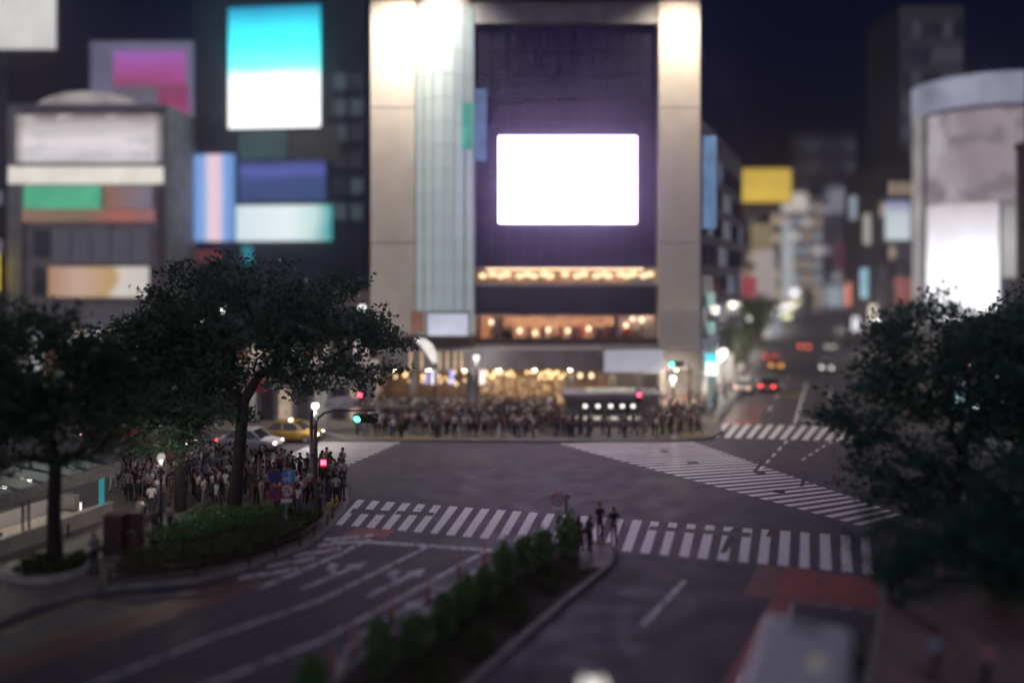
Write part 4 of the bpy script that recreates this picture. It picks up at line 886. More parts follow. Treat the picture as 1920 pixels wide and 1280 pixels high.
# curved white lamp banner in front of the left shops
bx, by = PX(815, 60.5), 60.5
o = thing('curved_banner_lamp', 'curved white glowing banner lamp in front of the shops left of the crowd centre', 'lamp', (bx, by, .1))
part('post', MB().tube([(0, 0, 0), (0, 0, zat(700, by) - .1)], .08, 8), M_POLE, o, True)
mb = MB(); pts = [(780, 636), (793, 641), (804, 652), (811, 665), (816, 680)]; vs = []
for i, (px, py) in enumerate(pts):
    w = (.10, .30, .38, .32, .16)[i]; x = PX(px, by) - bx; z = zat(py, by) - .1; a_ = (-.2, -.6, -.9, -1.15, -1.3)[i] + math.pi / 2
    for y in (-.25, .25): vs += [(x + w * math.cos(a_), y, z + w * math.sin(a_)), (x - w * math.cos(a_), y, z - w * math.sin(a_))]
fs = []
for i in range(4):
    for a_, b_ in ((0, 1), (1, 3), (3, 2), (2, 0)): fs.append((4 * i + a_, 4 * i + b_, 4 * i + 4 + b_, 4 * i + 4 + a_))
fs += [(0, 1, 3, 2), (16, 18, 19, 17)]
part('banner', mb.add(vs, fs), emit('banner_white', (.85, .80, .74), 1.1, .2), o)
part('bracket', MB().tube([(0, 0, zat(700, by) - .15), (PX(816, by) - bx, 0, zat(680, by) - .1)], .06, 6), M_BLACK, o)
# round traffic signs near the plaza corner
def sign_pole(label, loc, hgt, m=M_METAL): 
    o = thing('road_sign', label, 'road sign', loc); part('pole', MB().tube([(0, .06, 0), (0, .06, hgt)], .045, 8), m, o, True); return o
S_BLUE = mat('sign_blue', (.02, .05, .22), .4, var=.05); S_LBLUE = mat('sign_light_blue', (.03, .28, .52), .4, var=.05); S_RED = mat('sign_red', (.42, .03, .04), .4, var=.05); S_WHITE = mat('sign_white', (.62, .62, .62), .4, var=.05); S_BLACK = mat('sign_black', (.03, .03, .05), .4, var=.05)
sx2, sy2 = G(536, 1002); zc = lambda py: zat(py, sy2) - .1
o = sign_pole('grey post with four round traffic signs by the plaza hedge', (sx2, sy2, .1), zc(878))
def face(name, x, z, r, m): return part(name, MB().disc((x, 0, z), r, .03, 28), m, o)
lx_ = lambda px: PX(px, sy2) - sx2
f_ = face('blue_disc', lx_(516), zc(893), .34, S_BLUE); ob('rim', MB().ring((lx_(516), -.02, zc(893)), .30, .345, .02).mesh('rim', S_RED), f_); 
f_ = face('blue_arrow_disc', lx_(540), zc(893), .34, S_LBLUE)
mb = MB().box((lx_(540) + .07, -.02, zc(893)), (.08, .02, .44)).box((lx_(540) - .06, -.021, zc(897)), (.2, .02, .08))
mb.add([(lx_(540) - .04, -.03, zc(893) + .16), (lx_(540) + .18, -.03, zc(893) + .16), (lx_(540) + .07, -.03, zc(893) + .29)], [(0, 1, 2)]); mb.add([(lx_(540) - .14, -.031, zc(897) - .1), (lx_(540) - .14, -.031, zc(897) + .1), (lx_(540) - .26, -.031, zc(897))], [(0, 1, 2)])
ob('white_arrow', mb.mesh('white_arrow', S_WHITE), f_)
f_ = face('no_parking_disc', lx_(517), zc(924), .34, S_BLUE); mb = MB().ring((lx_(517), -.02, zc(924)), .25, .345, .02); c45 = .18
mb.add([(lx_(517) - c45 - .04, -.03, zc(924) + c45 - .04), (lx_(517) - c45 + .04, -.03, zc(924) + c45 + .04), (lx_(517) + c45 + .04, -.03, zc(924) - c45 + .04), (lx_(517) + c45 - .04, -.03, zc(924) - c45 - .04)], [(0, 1, 2, 3)]); ob('red_ring', mb.mesh('red_ring', S_RED), f_)
def no_turn(o, x, z, r):
    f_ = part('white_disc', MB().disc((x, 0, z), r, .03, 28), S_WHITE, o); ob('red_ring', MB().ring((x, -.02, z), r * .74, r * 1.01, .02).mesh('red_ring', S_RED), f_)
    mb = MB(); q_ = [(-.28, -.45), (-.28, .05), (-.18, .26), (.02, .34), (.22, .26), (.3, .05), (.3, -.12)]
    mb.tube([(x + a_ * r, -.03, z + b_ * r) for a_, b_ in q_], r * .09, 6); mb.add([(x + .08 * r, -.035, z - .1 * r), (x + .52 * r, -.035, z - .1 * r), (x + .3 * r, -.035, z - .45 * r)], [(0, 1, 2)])
    ob('turn_arrow', mb.mesh('turn_arrow', mat('sign_dark_blue', (.05, .08, .2), .4)), f_)
    ob('slash', MB().tube([(x - .5 * r, -.045, z + .5 * r), (x + .5 * r, -.045, z - .5 * r)], r * .06, 6).mesh('slash', S_RED), f_)
no_turn(o, lx_(538), zc(919), .36)
part('plate', MB().box((lx_(537), 0, zc(938)), (.52, .03, .16)), S_WHITE, o)
mx_, my_ = G(1062, 1025); 
o = thing('road_sign', 'round red-rimmed sign on a post at the tip of the traffic island', 'road sign', (mx_, my_, .14))
part('pole', MB().tube([(0, .06, 0), (0, .06, PZ(926, my_) - .1)], .055, 8), M_METAL, o, True)
no_turn(o, PX(1046, my_) - mx_, PZ(937, my_) - .14, .27); part('plate', MB().box((PX(1046, my_) - mx_, 0, PZ(953, my_) - .14), (.42, .03, .14)), S_WHITE, o)
part('crossbar', MB().box((PX(1054, my_) - mx_, .04, PZ(937, my_) - .14), (.6, .04, .05)).box((PX(1064, my_) - mx_, 0, PZ(929, my_) - .14), (.3, .12, .16)), M_METAL, o)
# orange flexible posts along the island
dp = [MB().tube([(0, 0, 0), (0, 0, .05)], [.14, .12], 12).mesh('foot', M_BLACK), MB().tube([(0, 0, .05), (0, 0, .8)], [.05, .04], 10).mesh('shaft', mat('orange_plastic', (.62, .10, .05), .5, var=.1)), MB().tube([(0, 0, .55), (0, 0, .65)], .047, 10).mesh('band', M_WHITEP)]
ow = ('nearest the crossing', 'second from the crossing', 'third from the crossing', 'fourth from the crossing', 'fifth from the crossing', 'sixth from the crossing', 'seventh from the crossing', 'nearest the viewer')
for i, (px, py) in enumerate(((949, 1036), (908, 1060), (861, 1083), (803, 1124), (735, 1158), (663, 1222), (625, 1266), (948, 1046))):
    o = thing('delineator_post', 'orange flexible post beside the traffic island, ' + (ow[i] if i < 7 else 'at the stop line'), 'post', (*G(px, py), 0), group='orange posts along the island')
    for n_, m_ in zip(('foot', 'shaft', 'band'), dp): ob(n_, m_, o)
# dark low rail in front of the hedge
rail = [Vector(G(*p)) for p in ((205, 1102), (300, 1093), (367, 1088), (467, 1065), (563, 1031), (614, 991), (632, 962))]
o = thing('guard_rail', 'low dark red rail along the plaza kerb in front of the hedge', 'railing', (rail[0].x, rail[0].y, .12))
rl = mat('rail_paint', (.085, .03, .03), .5, .2, scale=4); L0 = rail[0]
for z in (.28, .55): part('bar', MB().tube([(p.x - L0.x, p.y - L0.y, z) for p in rail], .035, 6), rl, o, True)
pm_ = MB().tube([(0, 0, 0), (0, 0, .62)], .045, 8).mesh('post', rl)
for a_, b_ in zip(rail[:-1], rail[1:]):
    n = max(1, round((b_ - a_).length / 1.5))
    for k_ in range(n): p = a_.lerp(b_, k_ / n) - L0; ob('post', pm_, o, (p.x, p.y, 0))
# white guard fence by the avenue kerb
o = thing('guard_fence', 'pale steel guard fence along the left avenue kerb', 'railing', (16.6, 60.6, .12), ANG_U)
for z in (.3, .75): part('bar', MB().tube([(0, 0, z), (26, .2, z)], .04, 6), M_WHITEP, o)
pm_ = MB().tube([(0, 0, 0), (0, 0, .85)], .05, 8).mesh('post', M_WHITEP)
for k_ in range(14): ob('post', pm_, o, (k_ * 2, k_ * .015, 0))
# utility cabinets
cab = mat('brown_cabinet', (.075, .035, .032), .55, .1, scale=2, var=.15)
for i, (px, py, h_, lab) in enumerate(((209, 1052, 1.72, 'dark brown utility cabinet beside the leaning person, left of two'), (241, 1044, 1.68, 'dark brown utility cabinet with a white mark, right of two'))):
    x, y = G(px, py); o = thing('utility_cabinet', lab, 'cabinet', (x, y + .3, .13), R(8), group='brown utility cabinets')
    bd = part('body', MB().box((0, 0, h_ / 2), (.76, .6, h_)), cab, o); bevel(bd, .03)
    part('plinth', MB().box((0, 0, .05), (.8, .64, .1)), M_KERB, o); part('lid', MB().box((0, 0, h_ + .03), (.82, .66, .06)), cab, o)
    dr = part('door', MB().box((0, -.31, h_ / 2 + .05), (.64, .03, h_ - .35)), cab, o); ob('handle', MB().box((.22, -.34, h_ / 2), (.04, .04, .2)).mesh('handle', M_METAL), dr)
    if i: ob('white_mark', MB().tube([(-.2, -.335, .95), (-.1, -.335, 1.05), (0, -.335, .92), (.12, -.335, 1.03), (.2, -.335, .95)], .012, 5).mesh('white_mark', S_WHITE), dr)
# station entrance with glass roof on the left
A = Vector(G(-70, 1072)); B = Vector(G(207, 973)); D = (B - A).normalized(); Ls = (B - A).length
o = thing('station_entrance', 'glass-roofed stair entrance with pale parapet walls and a teal column', 'entrance', (A.x, A.y, .1), math.atan2(D.y, D.x))
wl = mat('parapet', (.40, .37, .36), .6, scale=1.5, var=.12)
part('parapet', MB().box((Ls / 2, 0, .36), (Ls, .3, .72)).box((Ls / 2, 0, .74), (Ls + .05, .38, .06)), wl, o)
part('rear_parapet', MB().box((Ls / 2 + .4, 3.4, .36), (Ls + .4, .3, .72)), wl, o)
part('end_wall', MB().box((Ls + .3, 3.0, .36), (.3, .7, .72)), wl, o)
part('fascia', MB().box((Ls / 2, -.05, 2.36), (Ls + .9, .16, .55)), mat('fascia_grey', (.33, .33, .34), .5, .3), o); part('rear_fascia', MB().box((Ls / 2, 3.45, 2.55), (Ls + .9, .16, .45)), MATS['fascia_grey'], o)
for i in range(6):
    w = Ls / 6; part('roof_pane', MB().add([(i * w + .05, .1, 2.62), ((i + 1) * w - .05, .1, 2.62), ((i + 1) * w - .05, 3.35, 2.80), (i * w + .05, 3.35, 2.80), (i * w + .05, .1, 2.58), ((i + 1) * w - .05, .1, 2.58), ((i + 1) * w - .05, 3.35, 2.76), (i * w + .05, 3.35, 2.76)], [(0, 1, 2, 3), (7, 6, 5, 4), (0, 4, 5, 1), (1, 5, 6, 2), (2, 6, 7, 3), (3, 7, 4, 0)]), glass('roof_glass', (.06, .08, .12), .15), o)
for i in range(7): part('roof_bar', MB().tube([(i * Ls / 6, .0, 2.64), (i * Ls / 6, 3.4, 2.83)], .04, 6), M_METAL, o)
for x in (Ls * .36, Ls * .40): part('column', MB().tube([(x, .0, .75), (x, .0, 2.1)], .06, 10), M_METAL, o, True)
part('teal_column', MB().tube([(Ls - .5, .0, .75), (Ls - .5, .0, 2.1)], .12, 12), emit('teal_column', (.03, .26, .30), .8), o, True)
for x in (Ls * .62, Ls * .8): 
    part('glow_post', MB().tube([(x, .3, .4), (x, .3, 1.1)], .045, 8), emit('glow_post', (1, .95, .85), 1.3), o, True)
part('stair_floor', MB().box((Ls / 2, 1.7, .02), (Ls - .4, 3.0, .06)), mat('stair_tile', (.55, .48, .38), .5), o)
for k_ in range(7): part('stair_step', MB().box((.8 + k_ * .32, 1.7, .08 + .0 * k_), (.3, 2.9, .06 + .03 * k_)), MATS['stair_tile'], o)
for x in (Ls * .2, Ls * .5, Ls * .8):
    part('strip_lamp', MB().box((x, 1.7, 2.42), (1.6, .12, .06)), emit('stair_strip', (1, .93, .80), 26.0), o)
part('brown_case', MB().box((Ls * .26, 1.0, .55), (.7, .5, .4)), mat('brown_case', (.25, .15, .08), .6), o)
# thin posts by the planter
for i, (px, py, h_) in enumerate(((48, 1098, 1.0), (73, 1085, .95), (181, 1088, 1.05), (128, 1010, .5))):
    x, y = G(px, py); o = thing('bollard', 'thin dark bollard, %s' % ('leftmost by the oval planter', 'second by the oval planter', 'right of the planter by the leaning person', 'short, under the entrance wall')[i], 'bollard', (x, y, .12))
    part('post', MB().tube([(0, 0, 0), (0, 0, h_)], .045, 8), M_BLACK, o, True); part('cap', MB().ball((0, 0, h_), .06, 8, 6), M_BLACK, o, True)
# plaza lamp post between the people
lx0, ly0 = G(302, 1000)
o = thing('plaza_post', 'slim black lamp post among the people left of the middle tree', 'lamp post', (lx0, ly0, .12))
part('post', MB().tube([(0, 0, 0), (0, 0, .8), (0, 0, 3.3)], [.10, .065, .05], 10), M_BLACK, o, True); part('head', MB().ball((0, 0, 3.45), (.17, .17, .2), 12, 8), emit('dim_head', (.6, .56, .52), .7), o, True); lamp(o, (0, 0, 3.1), 170, (1, .88, .75), .2)
# domed grey umbrella stand by the far left crossing
ux, uy = PX(644, 57.6), 57.6
o = thing('domed_stall', 'small grey domed canopy near the far left signal', 'canopy', (ux, uy, .1))
vs = []
mb = MB(); mb.ball((0, 0, 1.9), (1.5, 1.0, .75), 16, 8); mb.v = [(x, y, max(z, 1.85)) for x, y, z in mb.v]
part('canopy', mb, mat('canopy_cloth', (.16, .15, .19), .8), o, True)
for sx3 in (-1.2, 1.2): part('post', MB().tube([(sx3, 0, 0), (sx3, 0, 1.95)], .035, 6), M_METAL, o)

# ================================================================== VEHICLES
M_TYRE = mat('tyre', (.012, .012, .012), .9); M_RIM = mat('rim', (.45, .45, .46), .35, .8, var=.1); M_CARGL = glass('car_glass', (.015, .017, .02), .06); M_PLATE = mat('number_plate', (.6, .6, .55), .5)
E_HEAD = emit('headlight', (1, .95, .85), 9.0); E_TAIL = emit('tail_light', (1, .05, .04), 7.0); E_OFFTAIL = mat('tail_off', (.25, .02, .02), .3); E_INDIC = emit('indicator', (1, .45, .08), 6.0)
wheel_me = [MB().tube([(0, -.1, 0), (0, .1, 0)], .31, 20).mesh('tyre', M_TYRE), MB().disc((0, -.105, 0), .2, .02, 18).disc((0, .105, 0), .2, .02, 18).mesh('rim', M_RIM)]
def car(label, loc, heading, paint, L=4.5, W=1.7, H=1.48, kind='sedan', head=True, tail=True, name='car', cat='car', group=None, roof_lamp=False, tail_m=None):
    o = thing(name, label, cat, (loc[0], loc[1], 0), heading, group); h = L / 2
    st = [(-h, .38, .78, .84), (-h + .10, .28, .90, .94), (-h + .8, .22, .96, 1), (-.35 * L / 2, .20, .95, 1), (.4 * L / 2, .20, .93, 1), (h - .75, .22, .86, .99), (h - .15, .28, .74, .92), (h, .38, .64, .80)]
    vs = []; fs = []
    for x, zb, zt, k_ in st:
        w = W / 2 * k_
        for y, z in ((-w * .9, zb), (-w, zb + .16), (-w * 1.0, zt - .14), (-w * .9, zt - .02), (0, zt + .03), (w * .9, zt - .02), (w, zt - .14), (w, zb + .16), (w * .9, zb)): vs.append((x, y, z))
    n = 9
    for i in range(len(st) - 1):
        for j in range(n): fs.append((i * n + j, i * n + (j + 1) % n, (i + 1) * n + (j + 1) % n, (i + 1) * n + j))
    fs += [tuple(range(n - 1, -1, -1)), tuple(range(len(vs) - n, len(vs)))]
    bd = part('body', MB().add(vs, fs), paint, o, True); bevel(bd, .03)
    x0, x1, x2, x3 = (-h + .55, -h + 1.15, .18 * h, .52 * h) if kind == 'sedan' else (-h + .12, -h + .5, .2 * h, .55 * h)
    wb, wt = W / 2 * .93, W / 2 * .74; zb, zt = .90, H
    part('windows', MB().add([(x0, -wb, zb), (x3, -wb, zb), (x3, wb, zb), (x0, wb, zb), (x1, -wt, zt - .05), (x2, -wt, zt - .05), (x2, wt, zt - .05), (x1, wt, zt - .05)], [(0, 1, 5, 4), (1, 2, 6, 5), (2, 3, 7, 6), (3, 0, 4, 7), (4, 5, 6, 7)]), M_CARGL, o)
    rf = part('roof', MB().box(((x1 + x2) / 2, 0, zt - .02), (x2 - x1 + .1, wt * 2 + .06, .07)), paint, o); bevel(rf, .03)
    for s_ in (-1, 1):
        for a_, b_ in (((x0, s_ * wb, zb), (x1, s_ * wt, zt - .03)), ((x3, s_ * wb, zb), (x2, s_ * wt, zt - .03)), (((x0 + x3) / 2 - .1, s_ * (wb + .005), zb), ((x1 + x2) / 2 - .1, s_ * (wt + .005), zt - .03))):
            part('pillar', MB().tube([a_, b_], .042, 6), paint, o)
    for sx3 in (-.60, .62):
        for s_ in (-1, 1):
            w = ob('wheel', wheel_me[0], o, (sx3 * h, s_ * (W / 2 - .09), .31)); ob('rim', wheel_me[1], w)
    for s_ in (-1, 1):
        part('headlight', MB().ball((h - .10, s_ * W * .33, .62), (.10, .19, .085), 10, 6), E_HEAD if head else M_RIM, o, True)
        part('tail_light', MB().box((-h + .03, s_ * W * .36, .74), (.10, .28, .16)), (tail_m or E_TAIL) if tail else E_OFFTAIL, o)
        part('mirror', MB().ball((.36 * h, s_ * (W / 2 + .06), .95), (.07, .1, .07), 8, 6), paint, o, True)
    part('number_plate', MB().box((h + .005, 0, .45), (.03, .34, .16)), M_PLATE, o); part('number_plate', MB().box((-h - .005, 0, .55), (.03, .34, .16)), M_PLATE, o)
    part('bumper', MB().box((h - .04, 0, .36), (.16, W * .8, .14)), M_BLACK, o); part('bumper', MB().box((-h + .04, 0, .4), (.16, W * .8, .14)), M_BLACK, o)
    if roof_lamp: part('roof_lamp', MB().ball(((x1 + x2) / 2 + .3, 0, zt + .08), (.12, .25, .09), 10, 6), emit('taxi_lamp', (1, .85, .6), 5.0), o, True)
    return o
def paintm(n, c): return mat(n, c, .3, .1, var=.05, coat=.6)
P_Y = paintm('taxi_yellow', (.40, .24, .03)); P_W = paintm('car_white', (.62, .60, .62)); P_B = paintm('car_black', (.012, .012, .015)); P_S = paintm('car_silver', (.34, .33, .32)); P_O = paintm('car_orange', (.30, .075, .03)); P_R = paintm('car_red', (.35, .03, .03)); P_G = paintm('car_green', (.03, .14, .10))
car('yellow taxi with a lit roof lamp waiting left of the crossing', (PX(545, 54.2), 54.4), R(-6), P_Y, roof_lamp=True, name='taxi', cat='taxi')
car('white sedan with headlights on, in front of the yellow taxi', (PX(466, 51.2), 51.6), R(-8), P_W, L=4.3)
car('orange taxi half hidden behind the middle plaza tree', (PX(300, 51.5), 51.6), R(-3), P_O, name='taxi', cat='taxi', roof_lamp=True)
car('red car behind the plaza crowd at the left', (PX(205, 53.8), 54.5), R(177), P_R)
car('white car with lit rear lamps stopped at the avenue kerb', (PX(1402, 76.5), 77.5), ANG_U, P_W, kind='wagon', tail_m=emit('soft_tail', (1, .45, .25), 3.0))
car('black car braking beside the white car on the avenue', (PX(1449, 77.5), 78.6), ANG_U, P_B)
car('orange-lit taxi farther along the avenue', (PX(1463, 96), 97), ANG_U, P_O, name='taxi', cat='taxi', tail_m=E_INDIC)
car('silver car just behind the orange-lit taxi on the avenue', (PX(1451, 106), 107), ANG_U, P_S, kind='wagon')
car('green taxi with red brake lamps far up the avenue', (PX(1514, 122), 123), ANG_U, P_G, name='taxi', cat='taxi', tail_m=emit('strong_tail', (1, .10, .05), 12))
car('white oncoming car on the right lanes of the avenue', (PX(1557, 94), 95), ANG_U + math.pi, P_W)
car('silver oncoming car behind the white oncoming car', (PX(1562, 122), 123), ANG_U + math.pi, P_S)
car('black oncoming car farthest up the avenue', (PX(1580, 160), 161), ANG_U + math.pi, P_B)
# white bus at the lower right, seen from above and behind
BX, BY = PX(1515, 19.5), 19.5; hd_ = math.atan2(1, .50)
o = thing('bus', 'white bus with a pale roof stopped at the lower right by the kerb', 'bus', (BX, BY, 0), hd_)
Wb, Lb, Hb = 2.15, 9.0, 3.0; bw = paintm('bus_white', (.78, .80, .83))
bd = part('body', MB().box((-Lb / 2, 0, (Hb + .4) / 2), (Lb, Wb, Hb - .4)), bw, o); bevel(bd, .16, 4)
part('roof_panel', MB().box((-Lb / 2 - .1, 0, Hb + .02), (Lb - .7, Wb - .5, .05)), bw, o)
rl_ = part('roof_rail', MB().tube([(-.25, -.85, Hb + .06), (-Lb + .4, -.85, Hb + .06)], .035, 6).tube([(-.25, .85, Hb + .06), (-Lb + .4, .85, Hb + .06)], .035, 6), M_WHITEP, o)
part('vent', MB().box((-.75, .0, Hb + .10), (.35, .75, .14)), mat('vent_grey', (.28, .29, .31), .5), o); part('roof_lamp', MB().box((-2.45, -.38, Hb + .09), (.5, .22, .1)), emit('roof_lamp_warm', (.40, .36, .28), .4), o)
part('air_unit', MB().box((-5.2, 0, Hb + .16), (2.4, 1.4, .26)), bw, o)
part('windscreen', MB().box((-.01, 0, 1.75), (.06, Wb - .25, 1.35)), M_CARGL, o)
for s_ in (-1, 1):
    for k_ in range(6): part('window', MB().box((-1.0 - k_ * 1.35, s_ * (Wb / 2 + .0), 1.95), (1.2, .05, .85)), M_CARGL, o)
    part('mirror', MB().tube([(0, s_ * .9, 2.6), (.25, s_ * 1.2, 2.5), (.25, s_ * 1.22, 2.2)], .03, 6).box((.27, s_ * 1.22, 2.0), (.1, .2, .36)), M_BLACK, o)
    part('headlight', MB().ball((.0, s_ * .82, .75), (.08, .16, .12), 10, 6), E_HEAD, o)
    for x in (-1.7, -6.6):
        w = ob('wheel', MB().tube([(0, -.13, 0), (0, .13, 0)], .46, 20).mesh('tyre', M_TYRE), o, (x, s_ * (Wb / 2 - .12), .46)); ob('rim', MB().disc((0, s_ * .135, 0), .26, .02, 18).mesh('rim', M_RIM), w)

# ================================================================== PEOPLE
def body_mesh(pose, name):
    """one skinned figure, 1.70 m, facing -y; pose gives elbow/wrist/knee/ankle positions"""
    J = dict(pel=(0, 0, .93), wa=(0, .01, 1.08), ch=(0, .0, 1.28), nb=(0, .02, 1.42), ne=(0, .015, 1.485), hd=(0, -.005, 1.555), ht=(0, .005, 1.655))
    for s_, t in ((-1, 'l'), (1, 'r')):
        J['sh' + t] = (s_ * .165, .01, 1.375); J['hp' + t] = (s_ * .085, 0, .90)
    J.update(pose)
    for t, s_ in (('l', -1), ('r', 1)):
        w = Vector(J['wr' + t]); e = Vector(J['el' + t]); J['pa' + t] = tuple(w + (w - e).normalized() * .085)
        a_ = J['an' + t]; J['to' + t] = (a_[0] + s_ * .02, a_[1] - .15, max(.035, a_[2] - .05)); J['hl' + t] = (a_[0], a_[1] + .05, max(.035, a_[2] - .045))
    rad = dict(pel=(.135, .105), wa=(.12, .09), ch=(.150, .105), nb=(.075, .065), ne=(.052, .052), hd=(.070, .082), ht=(.062, .072))
    for t in 'lr': rad.update({'sh' + t: (.056,) * 2, 'el' + t: (.040,) * 2, 'wr' + t: (.028,) * 2, 'pa' + t: (.034, .018), 'hp' + t: (.088, .088), 'kn' + t: (.060, .062), 'an' + t: (.040, .042), 'to' + t: (.034, .028), 'hl' + t: (.032, .032)})
    E = [('pel', 'wa'), ('wa', 'ch'), ('ch', 'nb'), ('nb', 'ne'), ('ne', 'hd'), ('hd', 'ht')]
    for t in 'lr': E += [('ch', 'sh' + t), ('sh' + t, 'el' + t), ('el' + t, 'wr' + t), ('wr' + t, 'pa' + t), ('pel', 'hp' + t), ('hp' + t, 'kn' + t), ('kn' + t, 'an' + t), ('an' + t, 'to' + t), ('an' + t, 'hl' + t)]
    ks = list(J); ix = {k_: i for i, k_ in enumerate(ks)}
    me = bpy.data.meshes.new('skel'); me.from_pydata([J[k_] for k_ in ks], [(ix[a_], ix[b_]) for a_, b_ in E], [])
    tmp = bpy.data.objects.new('skel', me); COL.objects.link(tmp); sk = tmp.modifiers.new('s', 'SKIN'); sk.use_smooth_shade = True
    for k_ in ks:
        v = me.skin_vertices[0].data[ix[k_]]; v.radius = rad[k_]; v.use_root = (k_ == 'pel')
    su = tmp.modifiers.new('d', 'SUBSURF'); su.levels = 1; su.render_levels = 1
    bpy.context.view_layer.update(); dg = bpy.context.evaluated_depsgraph_get(); ev = bpy.data.meshes.new_from_object(tmp.evaluated_get(dg))
    bpy.data.objects.remove(tmp)
    mb = MB(); vs = [tuple(v.co) for v in ev.vertices]
    bones = [(a_, b_, Vector(J[a_]), Vector(J[b_])) for a_, b_ in E]
    mb.v = vs
    for p in ev.polygons:
        c = p.center; best = None
        for a_, b_, A_, B_ in bones:
            d_ = B_ - A_; t = max(0, min(1, (c - A_).dot(d_) / d_.length_squared)); dist = (c - A_ - d_ * t).length
            if best is None or dist < best[0]: best = (dist, a_, b_, t)
        _, a_, b_, t = best
        if b_[:2] in ('to', 'hl'): k_ = 3
        elif b_[:2] == 'an': k_ = 2 if t < .93 else 3
        elif b_[:2] in ('kn', 'hp'): k_ = 2
        elif a_ == 'pel' and b_ == 'wa': k_ = 2 if t < .45 else 1
        elif b_ in ('ch', 'nb') or b_[:2] in ('sh',): k_ = 1
        elif b_[:2] == 'el': k_ = 1 if t < .75 else 0
        else: k_ = 0
        mb.f.append(tuple(p.vertices)); mb.m.append(k_)
    bpy.data.meshes.remove(ev)
    hd_ = Vector(J['hd']); mb.cur = 0
    mb.ball((hd_.x, hd_.y - .083, hd_.z + .005), (.014, .022, .026), 6, 5)                      # nose
    for s_ in (-1, 1): mb.ball((hd_.x + s_ * .074, hd_.y + .01, hd_.z + .015), (.012, .022, .034), 6, 5)  # ears
    mb.cur = 4
    for s_ in (-1, 1): mb.ball((hd_.x + s_ * .030, hd_.y - .074, hd_.z + .035), (.013, .010, .008), 6, 4)  # eyes
    mb.cur = 5; mb.ball((hd_.x, hd_.y - .078, hd_.z - .035), (.024, .010, .007), 8, 4)          # mouth
    mb.cur = 0
    for t, s_ in (('l', -1), ('r', 1)):                                                        # four fingers and a thumb
        w = Vector(J['wr' + t]); p = Vector(J['pa' + t]); d_ = (p - w).normalized(); side = d_.cross(Vector((1, 0, 0))).normalized() if abs(d_.x) < .9 else Vector((0, 1, 0)); nrm = side.cross(d_).normalized()
        for i_, ln in enumerate((.062, .072, .068, .052)):
            q_ = p + side * (.024 - .016 * i_); mb.tube([q_ - d_ * .01, q_ + d_ * ln * .5, q_ + d_ * ln * .85 + nrm * .022 * s_ * -1], [.009, .0085, .006], 5)
        q_ = w + d_ * .03; mb.tube([q_, q_ + side * .035 + d_ * .03, q_ + side * .042 + d_ * .06], [.011, .010, .007], 5)
    me = mb.mesh(name, [bpy.data.materials['skin'], MATS['cl_grey'], MATS['cl_black'], MATS['cl_black'], S_BLACK, bpy.data.materials['lips']], True); return me, J
mat('skin', (.34, .20, .145), .55, var=.08); mat('lips', (.25, .09, .08), .5, var=.05)
CL = dict(white=(.72, .70, .68), cream=(.46, .41, .33), grey=(.19, .19, .20), pale_grey=(.46, .46, .48), charcoal=(.05, .05, .055), black=(.012, .012, .014), navy=(.018, .024, .06), blue=(.05, .10, .24), pale_blue=(.26, .34, .46), red=(.28, .04, .04), wine=(.11, .025, .035), pink=(.48, .24, .26), orange=(.45, .14, .04), teal=(.03, .18, .18), olive=(.09, .09, .04), brown=(.12, .07, .045), yellow=(.45, .34, .05), denim=(.06, .08, .15), khaki=(.22, .17, .11))
for k_, c_ in CL.items(): mat('cl_' + k_, c_, .85, var=.18, scale=9)
HAIR = [mat('hair_black', (.010, .009, .009), .45), mat('hair_brown', (.035, .020, .014), .45), mat('hair_grey', (.10, .10, .10), .5)]
POSES = dict(
    stand=dict(ell=(-.215, .03, 1.11), wrl=(-.225, -.02, .87), elr=(.215, .03, 1.11), wrr=(.225, -.02, .87), knl=(-.095, -.01, .49), anl=(-.105, .02, .085), knr=(.095, -.01, .49), anr=(.11, .02, .085)),
    phone=dict(ell=(-.205, .0, 1.11), wrl=(-.10, -.21, 1.17), elr=(.215, .03, 1.11), wrr=(.20, -.06, .88), knl=(-.09, -.02, .49), anl=(-.10, .03, .085), knr=(.10, -.01, .49), anr=(.13, -.03, .085), hd=(0, -.03, 1.55), ht=(0, -.045, 1.648)),
    hands=dict(ell=(-.225, .01, 1.12), wrl=(-.06, -.17, 1.02), elr=(.225, .01, 1.12), wrr=(.06, -.17, .99), knl=(-.08, -.01, .49), anl=(-.085, .02, .085), knr=(.085, -.01, .49), anr=(.09, .01, .085)),
    stride=dict(ell=(-.20, .11, 1.13), wrl=(-.20, .05, .90), elr=(.20, -.10, 1.13), wrr=(.19, -.24, .95), knl=(-.09, -.17, .53), anl=(-.09, -.30, .10), knr=(.09, .04, .50), anr=(.09, .32, .13)),
    shift=dict(pel=(.025, 0, .925), ell=(-.25, .05, 1.13), wrl=(-.15, -.03, .97), elr=(.215, .02, 1.11), wrr=(.23, -.03, .87), knl=(-.13, -.06, .50), anl=(-.17, -.06, .085), knr=(.09, .01, .49), anr=(.07, .03, .085)),
    cross=dict(ell=(-.225, -.02, 1.14), wrl=(.07, -.19, 1.16), elr=(.225, -.02, 1.14), wrr=(-.07, -.17, 1.12), knl=(-.09, -.01, .49), anl=(-.12, .02, .085), knr=(.09, -.01, .49), anr=(.12, .02, .085)),
    ear=dict(ell=(-.215, .03, 1.11), wrl=(-.225, -.02, .87), elr=(.27, -.05, 1.19), wrr=(.13, -.06, 1.46), knl=(-.095, -.01, .49), anl=(-.105, .02, .085), knr=(.10, -.04, .50), anr=(.14, -.05, .085)))
PM = {k_: body_mesh(p, 'person_' + k_) for k_, p in POSES.items()}
